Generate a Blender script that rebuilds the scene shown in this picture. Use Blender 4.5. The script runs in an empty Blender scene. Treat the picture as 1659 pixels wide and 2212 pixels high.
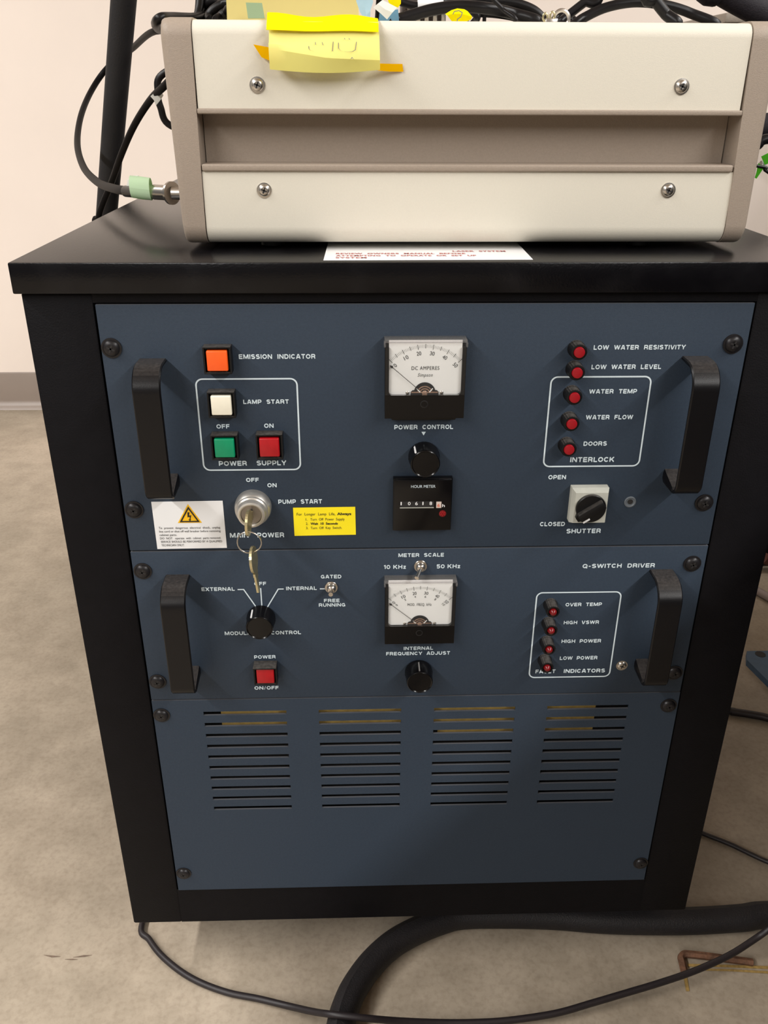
import bpy, bmesh, math, random
from mathutils import Vector, Matrix

random.seed(7)
R = math.radians
scn = bpy.context.scene
col = scn.collection

# ------------------------------------------------------------------ camera
cam_data = bpy.data.cameras.new('camera')
cam_data.sensor_fit = 'VERTICAL'
cam_data.sensor_height = 24.0
cam_data.lens = 24.0 * 1857.27 / 2212.0
cam_data.clip_start = 0.02
cam_data.clip_end = 60
cam = bpy.data.objects.new('camera', cam_data)
cam.location = (-0.0528, -0.6285, 0.7369)
cam.rotation_euler = (1.1159, -0.0042, -0.031)
col.objects.link(cam)
scn.camera = cam

# ------------------------------------------------------------------ light
scn.view_settings.view_transform = 'Standard'
scn.view_settings.look = 'None'
scn.view_settings.gamma = 1.0
scn.view_settings.exposure = 0.0

world = bpy.data.worlds.new('room_air')
scn.world = world
world.use_nodes = True
wb = world.node_tree.nodes['Background']
wb.inputs['Color'].default_value = (1.0, 0.975, 0.95, 1)
wb.inputs['Strength'].default_value = 0.13


def tube_row(name, x, y, z, sx, sy, power, color):
    d = bpy.data.lights.new(name, 'AREA')
    d.shape = 'RECTANGLE'
    d.size, d.size_y = sx, sy
    d.energy = power
    d.color = color
    o = bpy.data.objects.new(name, d)
    o.location = (x, y, z)
    col.objects.link(o)
    return o


WARM = (1.0, 0.985, 0.965)
tube_row('ceiling_tube_row', -2.35, -2.7, 2.80, 0.14, 6.8, 308, WARM)
tube_row('ceiling_tube_row', 2.35, -2.7, 2.80, 0.14, 6.8, 308, WARM)

# ------------------------------------------------------------------ materials
MATS = {}


def mat(name, color, rough=0.5, metal=0.0, noise=0.0, scale=60.0, bump=0.0, bscale=None, spec=0.5, coat=0.0, trans=0.0, noise2=None):
    """Principled surface with procedural mottling of its colour and a fine bump."""
    if name in MATS:
        return MATS[name]
    m = bpy.data.materials.new(name)
    m.use_nodes = True
    nt = m.node_tree
    b = nt.nodes['Principled BSDF']
    b.inputs['Roughness'].default_value = rough
    b.inputs['Metallic'].default_value = metal
    b.inputs['Specular IOR Level'].default_value = spec
    b.inputs['Coat Weight'].default_value = coat
    b.inputs['Transmission Weight'].default_value = trans
    tc = nt.nodes.new('ShaderNodeTexCoord')
    n = nt.nodes.new('ShaderNodeTexNoise')
    n.inputs['Scale'].default_value = scale
    n.inputs['Detail'].default_value = 5
    nt.links.new(tc.outputs['Object'], n.inputs['Vector'])
    cr = nt.nodes.new('ShaderNodeValToRGB')
    cr.color_ramp.elements[0].position = 0.3
    cr.color_ramp.elements[1].position = 0.7
    c0 = tuple(max(0, c * (1 - noise)) for c in color)
    c1 = tuple(min(1, c * (1 + noise)) for c in color) if noise2 is None else noise2
    cr.color_ramp.elements[0].color = (*c0, 1)
    cr.color_ramp.elements[1].color = (*c1, 1)
    nt.links.new(n.outputs['Fac'], cr.inputs['Fac'])
    nt.links.new(cr.outputs['Color'], b.inputs['Base Color'])
    if bump:
        bn = nt.nodes.new('ShaderNodeTexNoise')
        bn.inputs['Scale'].default_value = bscale or scale * 6
        bn.inputs['Detail'].default_value = 3
        nt.links.new(tc.outputs['Object'], bn.inputs['Vector'])
        bp = nt.nodes.new('ShaderNodeBump')
        bp.inputs['Strength'].default_value = bump
        bp.inputs['Distance'].default_value = 0.001
        nt.links.new(bn.outputs['Fac'], bp.inputs['Height'])
        nt.links.new(bp.outputs['Normal'], b.inputs['Normal'])
    MATS[name] = m
    return m


def lin(r, g, b):
    f = lambda c: (c / 255 / 12.92) if c / 255 <= 0.04045 else ((c / 255 + 0.055) / 1.055) ** 2.4
    return (f(r), f(g), f(b))


def dusty(name, base, dust, amount=0.5, rough=0.55, scale=140.0):
    """Dark plastic with pale dust lying on faces that look upward."""
    m = mat(name, base, rough, bump=0.06, scale=scale, spec=0.3)
    nt = m.node_tree
    b = nt.nodes['Principled BSDF']
    g = nt.nodes.new('ShaderNodeNewGeometry')
    sp = nt.nodes.new('ShaderNodeSeparateXYZ')
    nt.links.new(g.outputs['True Normal'], sp.inputs[0])
    mp = nt.nodes.new('ShaderNodeMapRange')
    mp.inputs['From Min'].default_value = 0.6
    mp.inputs['From Max'].default_value = 0.98
    nt.links.new(sp.outputs['Z'], mp.inputs['Value'])
    tc = nt.nodes.new('ShaderNodeTexCoord')
    n = nt.nodes.new('ShaderNodeTexNoise')
    n.inputs['Scale'].default_value = 420
    n.inputs['Detail'].default_value = 6
    nt.links.new(tc.outputs['Object'], n.inputs['Vector'])
    mu = nt.nodes.new('ShaderNodeMath')
    mu.operation = 'MULTIPLY'
    nt.links.new(mp.outputs[0], mu.inputs[0])
    nt.links.new(n.outputs['Fac'], mu.inputs[1])
    mu2 = nt.nodes.new('ShaderNodeMath')
    mu2.operation = 'MULTIPLY'
    mu2.inputs[1].default_value = amount * 1.6
    nt.links.new(mu.outputs[0], mu2.inputs[0])
    mix = nt.nodes.new('ShaderNodeMixRGB')
    mix.inputs['Color1'].default_value = (*base, 1)
    mix.inputs['Color2'].default_value = (*dust, 1)
    nt.links.new(mu2.outputs[0], mix.inputs['Fac'])
    nt.links.new(mix.outputs['Color'], b.inputs['Base Color'])
    return m


def clear(name, tint, gloss_rough=0.05, opacity=0.08):
    """Thin clear plastic: mostly see-through, a fresnel reflection and a little haze."""
    m = bpy.data.materials.new(name)
    m.use_nodes = True
    nt = m.node_tree
    nt.nodes.clear()
    out = nt.nodes.new('ShaderNodeOutputMaterial')
    tr = nt.nodes.new('ShaderNodeBsdfTransparent')
    tr.inputs['Color'].default_value = (*tint, 1)
    gl = nt.nodes.new('ShaderNodeBsdfGlossy')
    gl.inputs['Roughness'].default_value = gloss_rough
    df = nt.nodes.new('ShaderNodeBsdfDiffuse')
    df.inputs['Color'].default_value = (0.55, 0.54, 0.53, 1)
    fr = nt.nodes.new('ShaderNodeFresnel')
    fr.inputs['IOR'].default_value = 1.14
    m1 = nt.nodes.new('ShaderNodeMixShader')
    m1.inputs[0].default_value = opacity
    nt.links.new(tr.outputs[0], m1.inputs[1])
    nt.links.new(df.outputs[0], m1.inputs[2])
    m2 = nt.nodes.new('ShaderNodeMixShader')
    nt.links.new(fr.outputs[0], m2.inputs[0])
    nt.links.new(m1.outputs[0], m2.inputs[1])
    nt.links.new(gl.outputs[0], m2.inputs[2])
    nt.links.new(m2.outputs[0], out.inputs['Surface'])
    MATS[name] = m
    return m


def paper(name, color, through):
    """Thin paper or tape: diffuse with light passing through."""
    m = bpy.data.materials.new(name)
    m.use_nodes = True
    nt = m.node_tree
    nt.nodes.clear()
    out = nt.nodes.new('ShaderNodeOutputMaterial')
    tc = nt.nodes.new('ShaderNodeTexCoord')
    n = nt.nodes.new('ShaderNodeTexNoise')
    n.inputs['Scale'].default_value = 30
    nt.links.new(tc.outputs['Object'], n.inputs['Vector'])
    cr = nt.nodes.new('ShaderNodeValToRGB')
    cr.color_ramp.elements[0].color = (*[c * 0.95 for c in color], 1)
    cr.color_ramp.elements[1].color = (*color, 1)
    nt.links.new(n.outputs['Fac'], cr.inputs['Fac'])
    df = nt.nodes.new('ShaderNodeBsdfDiffuse')
    tl = nt.nodes.new('ShaderNodeBsdfTranslucent')
    nt.links.new(cr.outputs[0], df.inputs[0])
    nt.links.new(cr.outputs[0], tl.inputs[0])
    mx = nt.nodes.new('ShaderNodeMixShader')
    mx.inputs[0].default_value = through
    nt.links.new(df.outputs[0], mx.inputs[1])
    nt.links.new(tl.outputs[0], mx.inputs[2])
    nt.links.new(mx.outputs[0], out.inputs['Surface'])
    MATS[name] = m
    return m


def concrete():
    m = bpy.data.materials.new('polished_concrete')
    m.use_nodes = True
    nt = m.node_tree
    b = nt.nodes['Principled BSDF']
    tc = nt.nodes.new('ShaderNodeTexCoord')

    def noise(scale, detail, rough=0.6):
        n = nt.nodes.new('ShaderNodeTexNoise')
        n.inputs['Scale'].default_value = scale
        n.inputs['Detail'].default_value = detail
        n.inputs['Roughness'].default_value = rough
        nt.links.new(tc.outputs['Object'], n.inputs['Vector'])
        return n
    a = noise(2.2, 4)
    c = noise(14, 8, 0.68)
    f = noise(170, 3)
    r1 = nt.nodes.new('ShaderNodeValToRGB')
    e = r1.color_ramp.elements
    e[0].position, e[1].position = 0.32, 0.70
    e[0].color = (*lin(158, 147, 130), 1)
    e[1].color = (*lin(182, 168, 150), 1)
    nt.links.new(a.outputs['Fac'], r1.inputs['Fac'])
    r2 = nt.nodes.new('ShaderNodeValToRGB')
    e = r2.color_ramp.elements
    e[0].position, e[1].position = 0.30, 0.62
    e[0].color = (0.72, 0.71, 0.69, 1)
    e[1].color = (1, 1, 1, 1)
    nt.links.new(c.outputs['Fac'], r2.inputs['Fac'])
    r3 = nt.nodes.new('ShaderNodeValToRGB')
    e = r3.color_ramp.elements
    e[0].position, e[1].position = 0.30, 0.55
    e[0].color = (0.86, 0.85, 0.84, 1)
    e[1].color = (1, 1, 1, 1)
    nt.links.new(f.outputs['Fac'], r3.inputs['Fac'])
    m1 = nt.nodes.new('ShaderNodeMixRGB')
    m1.blend_type = 'MULTIPLY'
    m1.inputs[0].default_value = 1
    nt.links.new(r1.outputs[0], m1.inputs[1])
    nt.links.new(r2.outputs[0], m1.inputs[2])
    m2 = nt.nodes.new('ShaderNodeMixRGB')
    m2.blend_type = 'MULTIPLY'
    m2.inputs[0].default_value = 1
    nt.links.new(m1.outputs[0], m2.inputs[1])
    nt.links.new(r3.outputs[0], m2.inputs[2])
    nt.links.new(m2.outputs[0], b.inputs['Base Color'])
    b.inputs['Roughness'].default_value = 0.38
    b.inputs['Specular IOR Level'].default_value = 0.35
    bp = nt.nodes.new('ShaderNodeBump')
    bp.inputs['Strength'].default_value = 0.06
    bp.inputs['Distance'].default_value = 0.002
    nt.links.new(c.outputs['Fac'], bp.inputs['Height'])
    nt.links.new(bp.outputs[0], b.inputs['Normal'])
    return m


M_floor = concrete()
M_wall = mat('cream_wall_paint', lin(240, 227, 216), 0.75, noise=0.015, scale=6, bump=0.05, bscale=200)
M_ceil = mat('ceiling_paint', lin(215, 205, 195), 0.8, noise=0.02)
M_base = mat('taupe_vinyl_base', lin(140, 126, 115), 0.4, noise=0.03, scale=20)
M_black = mat('black_powder_coat', lin(13, 12, 15), 0.55, noise=0.12, scale=90, bump=0.25, bscale=900, spec=0.12)
M_lid = mat('black_lid_paint', lin(13, 12, 15), 0.24, noise=0.25, scale=25, bump=0.12, bscale=700, spec=0.24)
_r = [n for n in M_lid.node_tree.nodes if n.type == 'VALTORGB'][0].color_ramp.elements
_r[0].position, _r[1].position = 0.50, 0.82
_r[1].color = (*lin(26, 25, 27), 1)
M_panel = mat('slate_blue_panel_paint', lin(48.5, 58.5, 71), 0.55, noise=0.06, scale=500, bump=0.2, bscale=1500, spec=0.2)


def edge_dust(m, base_node, dust, amount):
    nt = m.node_tree
    b = nt.nodes['Principled BSDF']
    g = nt.nodes.new('ShaderNodeNewGeometry')
    sp = nt.nodes.new('ShaderNodeSeparateXYZ')
    nt.links.new(g.outputs['True Normal'], sp.inputs[0])
    mp = nt.nodes.new('ShaderNodeMapRange')
    mp.inputs['From Min'].default_value = 0.5
    mp.inputs['From Max'].default_value = 0.95
    mp.inputs['To Max'].default_value = amount
    nt.links.new(sp.outputs['Z'], mp.inputs['Value'])
    mx = nt.nodes.new('ShaderNodeMixRGB')
    nt.links.new(mp.outputs[0], mx.inputs['Fac'])
    nt.links.new(base_node.outputs[0], mx.inputs['Color1'])
    mx.inputs['Color2'].default_value = (*dust, 1)
    nt.links.new(mx.outputs[0], b.inputs['Base Color'])


edge_dust(M_panel, [n for n in M_panel.node_tree.nodes if n.type == 'VALTORGB'][0], lin(112, 108, 106), 0.40)
M_white = mat('silkscreen_white', lin(205, 218, 224), 0.6, noise=0.03)
M_plastic = dusty('dusty_black_plastic', lin(14, 13, 14), lin(105, 100, 95), 0.5, 0.4)
M_handle = dusty('black_handle_enamel', lin(10, 9, 11), lin(88, 83, 80), 0.45, 0.33, 260)
M_gloss = mat('glossy_black_plastic', lin(9, 8, 9), 0.2, noise=0.05, spec=0.35)
M_matte = mat('matte_black_plastic', lin(13, 12, 13), 0.5, noise=0.08, bump=0.1)
M_screw = mat('black_oxide_screw', lin(30, 28, 30), 0.38, noise=0.15, scale=300, metal=0.3)
M_steel = mat('nickel_plate', (0.62, 0.58, 0.53), 0.28, metal=1.0, noise=0.06)
M_satin = mat('satin_aluminium', (0.66, 0.63, 0.58), 0.42, metal=0.85, noise=0.05)
M_brass = mat('brass_key_metal', (0.60, 0.53, 0.32), 0.32, metal=0.9, noise=0.1, scale=200)
M_orange = mat('orange_button_plastic', lin(255, 96, 28), 0.4, noise=0.03, scale=200)
M_cream = mat('cream_button_plastic', lin(238, 232, 212), 0.4, noise=0.02, scale=200)
M_green = mat('green_button_plastic', lin(0, 140, 95), 0.4, noise=0.05, scale=200)
M_red = mat('red_button_plastic', lin(168, 10, 22), 0.4, noise=0.08, scale=200)
M_lens = mat('red_lens_plastic', lin(146, 12, 24), 0.35, noise=0.06, scale=300)
M_dimlens = mat('dark_red_lens_plastic', lin(112, 14, 18), 0.25, noise=0.15, scale=400)
M_dial = mat('white_dial_face', lin(250, 250, 247), 0.6, noise=0.01)
M_ink = mat('black_print', lin(30, 28, 28), 0.6)
M_greyink = mat('grey_print', lin(110, 108, 106), 0.6)
M_redink = mat('red_print', lin(178, 92, 88), 0.6)
M_copper = mat('copper_coil', (0.50, 0.33, 0.25), 0.4, metal=0.8, noise=0.2, scale=500)
M_clear = clear('clear_meter_cover', (0.99, 0.99, 0.99), 0.08, 0.02)
M_edge = clear('clear_cover_edge', (0.88, 0.86, 0.86), 0.25, 0.16)
M_label = mat('white_label_stock', lin(232, 232, 232), 0.5, noise=0.01)
M_yellow = mat('yellow_label_stock', lin(248, 226, 20), 0.5, noise=0.02)
M_amber = mat('amber_warning_print', lin(246, 190, 20), 0.5, noise=0.02)
M_grey = mat('grey_switch_plate', lin(178, 178, 168), 0.5, noise=0.04, scale=200)
M_case = mat('off_white_case_paint', lin(222, 216, 201), 0.5, noise=0.012, scale=700, bump=0.12, bscale=1600, spec=0.4)
M_taupe = mat('taupe_case_paint', lin(158, 144, 130), 0.5, noise=0.04, scale=700, bump=0.2, bscale=1500, spec=0.35)
M_cable = mat('black_cable_jacket', lin(20, 18, 19), 0.38, noise=0.08, scale=120, spec=0.25)
M_coax = mat('black_coax_jacket', lin(16, 14, 15), 0.5, noise=0.08, scale=120, spec=0.08)
M_cord = mat('dull_black_cord', lin(34, 28, 30), 0.5, noise=0.1, scale=200)
M_hose = mat('black_rubber_hose', lin(26, 23, 25), 0.6, noise=0.25, scale=300, bump=0.5, bscale=700)
M_pole = mat('black_pole_foam', lin(18, 17, 20), 0.7, noise=0.1, bump=0.3, bscale=500)
M_note = paper('pale_yellow_paper', lin(255, 249, 158), 0.35)
M_tape = paper('bright_yellow_tape', lin(255, 240, 20), 0.25)
M_otape = paper('orange_tape', lin(250, 196, 12), 0.25)
M_sheet = paper('yellow_legal_paper', lin(228, 214, 145), 0.4)
M_wpaper = paper('white_paper', lin(246, 246, 240), 0.35)
M_bpaper = paper('light_blue_paper', lin(200, 228, 240), 0.4)
M_btape = paper('blue_tape', lin(120, 165, 190), 0.3)
M_gtape = paper('pale_green_tape', lin(222, 243, 212), 0.45)
M_lime = paper('bright_green_tape', lin(90, 190, 50), 0.3)
M_rust = mat('rusty_steel', lin(104, 72, 52), 0.75, noise=0.45, scale=160, bump=0.6, bscale=400)
M_mark = mat('yellow_floor_paint', lin(160, 132, 76), 0.6, noise=0.3, scale=260)
M_blue = mat('blue_machine_paint', lin(70, 96, 122), 0.5, noise=0.08, scale=80)
M_bench = mat('grey_bench_top', lin(150, 140, 128), 0.5, noise=0.08, scale=300)
M_tan = mat('tan_inner_bracket', lin(190, 160, 90), 0.5, noise=0.2, scale=120)

# ------------------------------------------------------------------ builders
ORIGIN = {}


def W(o):
    return ORIGIN.get(o.name, Vector((0, 0, 0)))


def put(o, parent, at):
    at = Vector(at)
    col.objects.link(o)
    if parent is not None:
        o.parent = parent
        o.location = at - W(parent)
    else:
        o.location = at
    ORIGIN[o.name] = at
    return o


def thing(name, at, label, cat, group=None):
    o = bpy.data.objects.new(name, None)
    o.empty_display_size = 0.02
    put(o, None, at)
    o['label'] = label
    o['category'] = cat
    if group:
        o['group'] = group
    return o


def tag(o, label, cat, group=None):
    o['label'] = label
    o['category'] = cat
    if group:
        o['group'] = group
    return o


def obj(name, bm, m, parent=None, at=(0, 0, 0), smooth=True, sharp=35, label=None):
    """Link a bmesh given in world metres as one mesh object whose origin stands at `at`."""
    at = Vector(at)
    bmesh.ops.recalc_face_normals(bm, faces=bm.faces)
    bmesh.ops.translate(bm, verts=bm.verts, vec=-at)
    me = bpy.data.meshes.new(name)
    bm.to_mesh(me)
    bm.free()
    for mm in (m if isinstance(m, (list, tuple)) else [m]):
        me.materials.append(mm)
    if smooth:
        me.polygons.foreach_set('use_smooth', [True] * len(me.polygons))
        me.set_sharp_from_angle(angle=R(sharp))
    o = bpy.data.objects.new(name, me)
    put(o, parent, at)
    if label:
        o['label'] = label
    return o


def structure(o):
    o['kind'] = 'structure'
    return o


def new():
    return bmesh.new()


def box(bm, x0, x1, y0, y1, z0, z1, bev=0.0, seg=2):
    g = bmesh.ops.create_cube(bm, size=1.0)
    for v in g['verts']:
        v.co = Vector((x0 + (v.co.x + .5) * (x1 - x0), y0 + (v.co.y + .5) * (y1 - y0), z0 + (v.co.z + .5) * (z1 - z0)))
    if bev:
        es = list({e for v in g['verts'] for e in v.link_edges})
        bmesh.ops.bevel(bm, geom=es, offset=bev, segments=seg, affect='EDGES', profile=0.5)
    return bm


def lathe(bm, cx, cz, prof, n=40, rib=0.0, ribs=0, y0=0.0):
    """Turn a profile [(radius, proud)] about an axis normal to the panel; proud runs toward the viewer."""
    rings = []
    for r, d in prof:
        ring = []
        for k in range(n):
            a = 2 * math.pi * k / n
            rr = r
            if ribs and r > 1e-6:
                rr = r * (1 + rib * (1 if k % 2 else -1))
            ring.append(bm.verts.new((cx + rr * math.cos(a), y0 - d, cz + rr * math.sin(a))))
        rings.append(ring)
    for a, b in zip(rings, rings[1:]):
        for k in range(n):
            bm.faces.new((a[k], a[(k + 1) % n], b[(k + 1) % n], b[k]))
    bm.faces.new(rings[-1])
    bm.faces.new(list(reversed(rings[0])))
    return bm


def prism(bm, poly, y0, y1):
    """Extrude an outline given as (x, z) from y0 to y1."""
    a = [bm.verts.new((x, y0, z)) for x, z in poly]
    b = [bm.verts.new((x, y1, z)) for x, z in poly]
    bm.faces.new(a)
    bm.faces.new(list(reversed(b)))
    n = len(poly)
    for i in range(n):
        bm.faces.new((a[i], b[i], b[(i + 1) % n], a[(i + 1) % n]))
    return bm


def prism_x(bm, poly, x0, x1, poly2=None):
    """Extrude an outline given as (y, z) from x0 to x1."""
    a = [bm.verts.new((x0, y, z)) for y, z in poly]
    b = [bm.verts.new((x1, y, z)) for y, z in (poly2 or poly)]
    bm.faces.new(a)
    bm.faces.new(list(reversed(b)))
    n = len(poly)
    for i in range(n):
        bm.faces.new((a[i], b[i], b[(i + 1) % n], a[(i + 1) % n]))
    return bm


def catmull(pts, per=8):
    p = [Vector(q) for q in pts]
    p = [p[0] * 2 - p[1]] + p + [p[-1] * 2 - p[-2]]
    out = []
    for i in range(1, len(p) - 2):
        for k in range(per):
            t = k / per
            a, b, c, d = p[i - 1], p[i], p[i + 1], p[i + 2]
            out.append(0.5 * ((2 * b) + (c - a) * t + (2 * a - 5 * b + 4 * c - d) * t * t + (3 * b - a - 3 * c + d) * t ** 3))
    out.append(p[-2])
    return out


def tube(bm, pts, r, n=12, per=8, r1=None, raw=False, ridge=0.0):
    path = [Vector(q) for q in pts] if raw else catmull(pts, per)
    up = Vector((0.13, 0.21, 0.97)).normalized()
    rings = []
    L = len(path)
    prev = None
    for i, c in enumerate(path):
        t = (path[min(i + 1, L - 1)] - path[max(i - 1, 0)]).normalized()
        if prev is None:
            u = t.cross(up)
            if u.length < 1e-3:
                u = t.cross(Vector((1, 0, 0)))
            u.normalize()
        else:
            u = (prev - t * prev.dot(t)).normalized()
        prev = u
        v = t.cross(u)
        rr = r if r1 is None else r + (r1 - r) * i / (L - 1)
        ring = []
        for k in range(n):
            a = 2 * math.pi * k / n
            q = rr * (1 + (ridge if k == n // 4 * 3 else 0))
            ring.append(bm.verts.new(c + (u * math.cos(a) + v * math.sin(a)) * q))
        rings.append(ring)
    for a, b in zip(rings, rings[1:]):
        for k in range(n):
            bm.faces.new((a[k], a[(k + 1) % n], b[(k + 1) % n], b[k]))
    bm.faces.new(rings[0])
    bm.faces.new(rings[-1])
    return bm


def cable(name, pts, r, m, parent=None, n=12, per=8, **kw):
    return obj(name, tube(new(), pts, r, n, per, **kw), m, parent, at=pts[0])


def sheet(bm, grid, thick=0.0003):
    """A sheet through a grid of points (rows of equal length), given a real thickness."""
    rows = [[bm.verts.new(p) for p in row] for row in grid]
    fs = []
    for a, b in zip(rows, rows[1:]):
        for k in range(len(a) - 1):
            fs.append(bm.faces.new((a[k], a[k + 1], b[k + 1], b[k])))
    bmesh.ops.recalc_face_normals(bm, faces=fs)
    bm.normal_update()
    bmesh.ops.solidify(bm, geom=fs, thickness=thick)
    return bm


# ------------------------------------------------------------------ lettering
def glyph_mesh(text, bold, spacing, slant=0.0):
    c = bpy.data.curves.new('legend', 'FONT')
    c.body = text
    c.size = 1.0
    c.offset = bold
    c.space_character = spacing
    c.shear = slant
    c.resolution_u = 3
    o = bpy.data.objects.new('legend', c)
    col.objects.link(o)
    bpy.context.view_layer.update()
    dg = bpy.context.evaluated_depsgraph_get()
    me = bpy.data.meshes.new_from_object(o.evaluated_get(dg))
    bpy.data.objects.remove(o)
    bpy.data.curves.remove(c)
    bm = bmesh.new()
    bm.from_mesh(me)
    bpy.data.meshes.remove(me)
    return bm


CAP = {}


def text_bm(bm, text, x, z, width, cap, y, bold=0.02, spacing=1.12, slant=0.0, rot=0.0, flat=None):
    """Add printed text: left end x, base line z, given width and capital height (metres), facing the viewer."""
    g = glyph_mesh(text, bold, spacing, slant)
    key = (round(bold, 3))
    if key not in CAP:
        h = glyph_mesh('H', bold, 1.0)
        zs = [v.co.y for v in h.verts]
        CAP[key] = (min(zs), max(zs) - min(zs))
        h.free()
    b0, ch = CAP[key]
    xs = [v.co.x for v in g.verts]
    x0, w = min(xs), max(xs) - min(xs)
    sz = cap / ch
    sx = width / w if width else sz
    vm = {}
    ca, sa = math.cos(rot), math.sin(rot)
    for v in g.verts:
        px, pz = (v.co.x - x0) * sx, (v.co.y - b0) * sz
        if rot:
            px -= (w * sx) / 2
            pz -= cap / 2
            px, pz = px * ca - pz * sa, px * sa + pz * ca
        if flat:
            vm[v] = bm.verts.new((x + px, z + pz, flat))
        else:
            vm[v] = bm.verts.new((x + px, y, z + pz))
    for f in g.faces:
        try:
            bm.faces.new([vm[v] for v in f.verts])
        except ValueError:
            pass
    g.free()
    return bm


def _arc(cx, cy, rx, ry, a0, a1, n=9):
    return [(cx + rx * math.cos(R(a0 + (a1 - a0) * k / n)), cy + ry * math.sin(R(a0 + (a1 - a0) * k / n))) for k in range(n + 1)]


# wide bold engraver's capitals: width and centre lines of each stroke on a unit capital height
GLYPH = {
    'A': (1.06, [[(0.09, 0), (0.46, 1.0)], [(0.97, 0), (0.60, 1.0)], [(0.26, 0.30), (0.80, 0.30)], [(0.42, 0.91), (0.64, 0.91)]]),
    'C': (1.02, [_arc(0.52, 0.5, 0.42, 0.40, 40, 320, 14)]),
    'D': (1.00, [[(0.11, 0), (0.11, 1)], [(0.11, 0.905), (0.50, 0.905)] + _arc(0.50, 0.5, 0.39, 0.405, 90, -90, 10) + [(0.50, 0.095), (0.11, 0.095)]]),
    'E': (0.88, [[(0.11, 0), (0.11, 1)], [(0.11, 0.91), (0.86, 0.91)], [(0.11, 0.5), (0.80, 0.5)], [(0.11, 0.09), (0.87, 0.09)]]),
    'F': (0.84, [[(0.11, 0), (0.11, 1)], [(0.11, 0.91), (0.83, 0.91)], [(0.11, 0.49), (0.76, 0.49)]]),
    'G': (1.08, [_arc(0.54, 0.5, 0.44, 0.40, 42, 335, 14), [(0.56, 0.45), (0.99, 0.45)], [(0.92, 0.50), (0.92, 0.02)]]),
    'H': (1.02, [[(0.11, 0), (0.11, 1)], [(0.91, 0), (0.91, 1)], [(0.11, 0.51), (0.91, 0.51)]]),
    'I': (0.22, [[(0.11, 0), (0.11, 1)]]),
    'J': (0.82, [[(0.71, 1), (0.71, 0.40)] + _arc(0.41, 0.36, 0.30, 0.27, 0, -170, 8)]),
    'K': (1.06, [[(0.11, 0), (0.11, 1)], [(0.14, 0.36), (0.92, 1.0)], [(0.42, 0.58), (0.96, 0.0)]]),
    'L': (0.80, [[(0.11, 0), (0.11, 1)], [(0.11, 0.09), (0.79, 0.09)]]),
    'M': (1.26, [[(0.11, 0), (0.11, 1)], [(1.15, 0), (1.15, 1)], [(0.16, 0.98), (0.63, 0.06)], [(1.10, 0.98), (0.63, 0.06)]]),
    'N': (1.06, [[(0.11, 0), (0.11, 1)], [(0.95, 0), (0.95, 1)], [(0.14, 0.96), (0.92, 0.04)]]),
    'O': (1.08, [_arc(0.54, 0.5, 0.44, 0.40, 0, 365, 22)]),
    'P': (0.92, [[(0.11, 0), (0.11, 1)], [(0.11, 0.91), (0.56, 0.91)] + _arc(0.56, 0.65, 0.26, 0.26, 90, -90, 8) + [(0.56, 0.39), (0.11, 0.39)]]),
    'Q': (1.10, [_arc(0.54, 0.5, 0.44, 0.40, 0, 365, 22), [(0.60, 0.34), (1.04, -0.03)]]),
    'R': (1.00, [[(0.11, 0), (0.11, 1)], [(0.11, 0.91), (0.60, 0.91)] + _arc(0.60, 0.68, 0.25, 0.23, 90, -90, 8) + [(0.60, 0.45), (0.11, 0.45)], [(0.56, 0.43), (0.80, 0.36), (0.87, 0.0)]]),
    'S': (0.96, [_arc(0.48, 0.705, 0.36, 0.205, 25, 200, 9) + _arc(0.48, 0.295, 0.38, 0.205, 80, -155, 11)]),
    'T': (0.94, [[(0.47, 0), (0.47, 1)], [(0.02, 0.91), (0.92, 0.91)]]),
    'U': (1.00, [[(0.11, 1), (0.11, 0.42)] + _arc(0.50, 0.40, 0.39, 0.31, 180, 360, 12) + [(0.89, 0.42), (0.89, 1)]]),
    'V': (1.04, [[(0.08, 1), (0.47, 0.02)], [(0.96, 1), (0.57, 0.02)], [(0.42, 0.09), (0.62, 0.09)]]),
    'W': (1.50, [[(0.08, 1), (0.40, 0.03)], [(0.73, 0.97), (0.42, 0.03)], [(0.77, 0.97), (1.08, 0.03)], [(1.42, 1), (1.10, 0.03)]]),
    'X': (1.00, [[(0.06, 0), (0.94, 1)], [(0.06, 1), (0.94, 0)]]),
    'Y': (1.00, [[(0.05, 1), (0.50, 0.42)], [(0.95, 1), (0.50, 0.42)], [(0.50, 0), (0.50, 0.50)]]),
    'z': (0.72, [[(0.04, 0.66), (0.66, 0.66)], [(0.60, 0.64), (0.12, 0.10)], [(0.04, 0.08), (0.68, 0.08)]]),
    '0': (0.94, [_arc(0.47, 0.5, 0.37, 0.40, 0, 365, 22)]),
    '1': (0.46, [[(0.34, 0), (0.34, 1)], [(0.04, 0.74), (0.34, 0.93)]]),
    '5': (0.90, [[(0.84, 0.91), (0.22, 0.91), (0.15, 0.50)], [(0.15, 0.52)] + _arc(0.45, 0.33, 0.36, 0.25, 130, -150, 12)]),
    '/': (0.50, [[(0.06, -0.02), (0.44, 1.02)]]),
    '-': (0.56, [[(0.06, 0.44), (0.50, 0.44)]]),
    ' ': (0.36, []),
}


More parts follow.
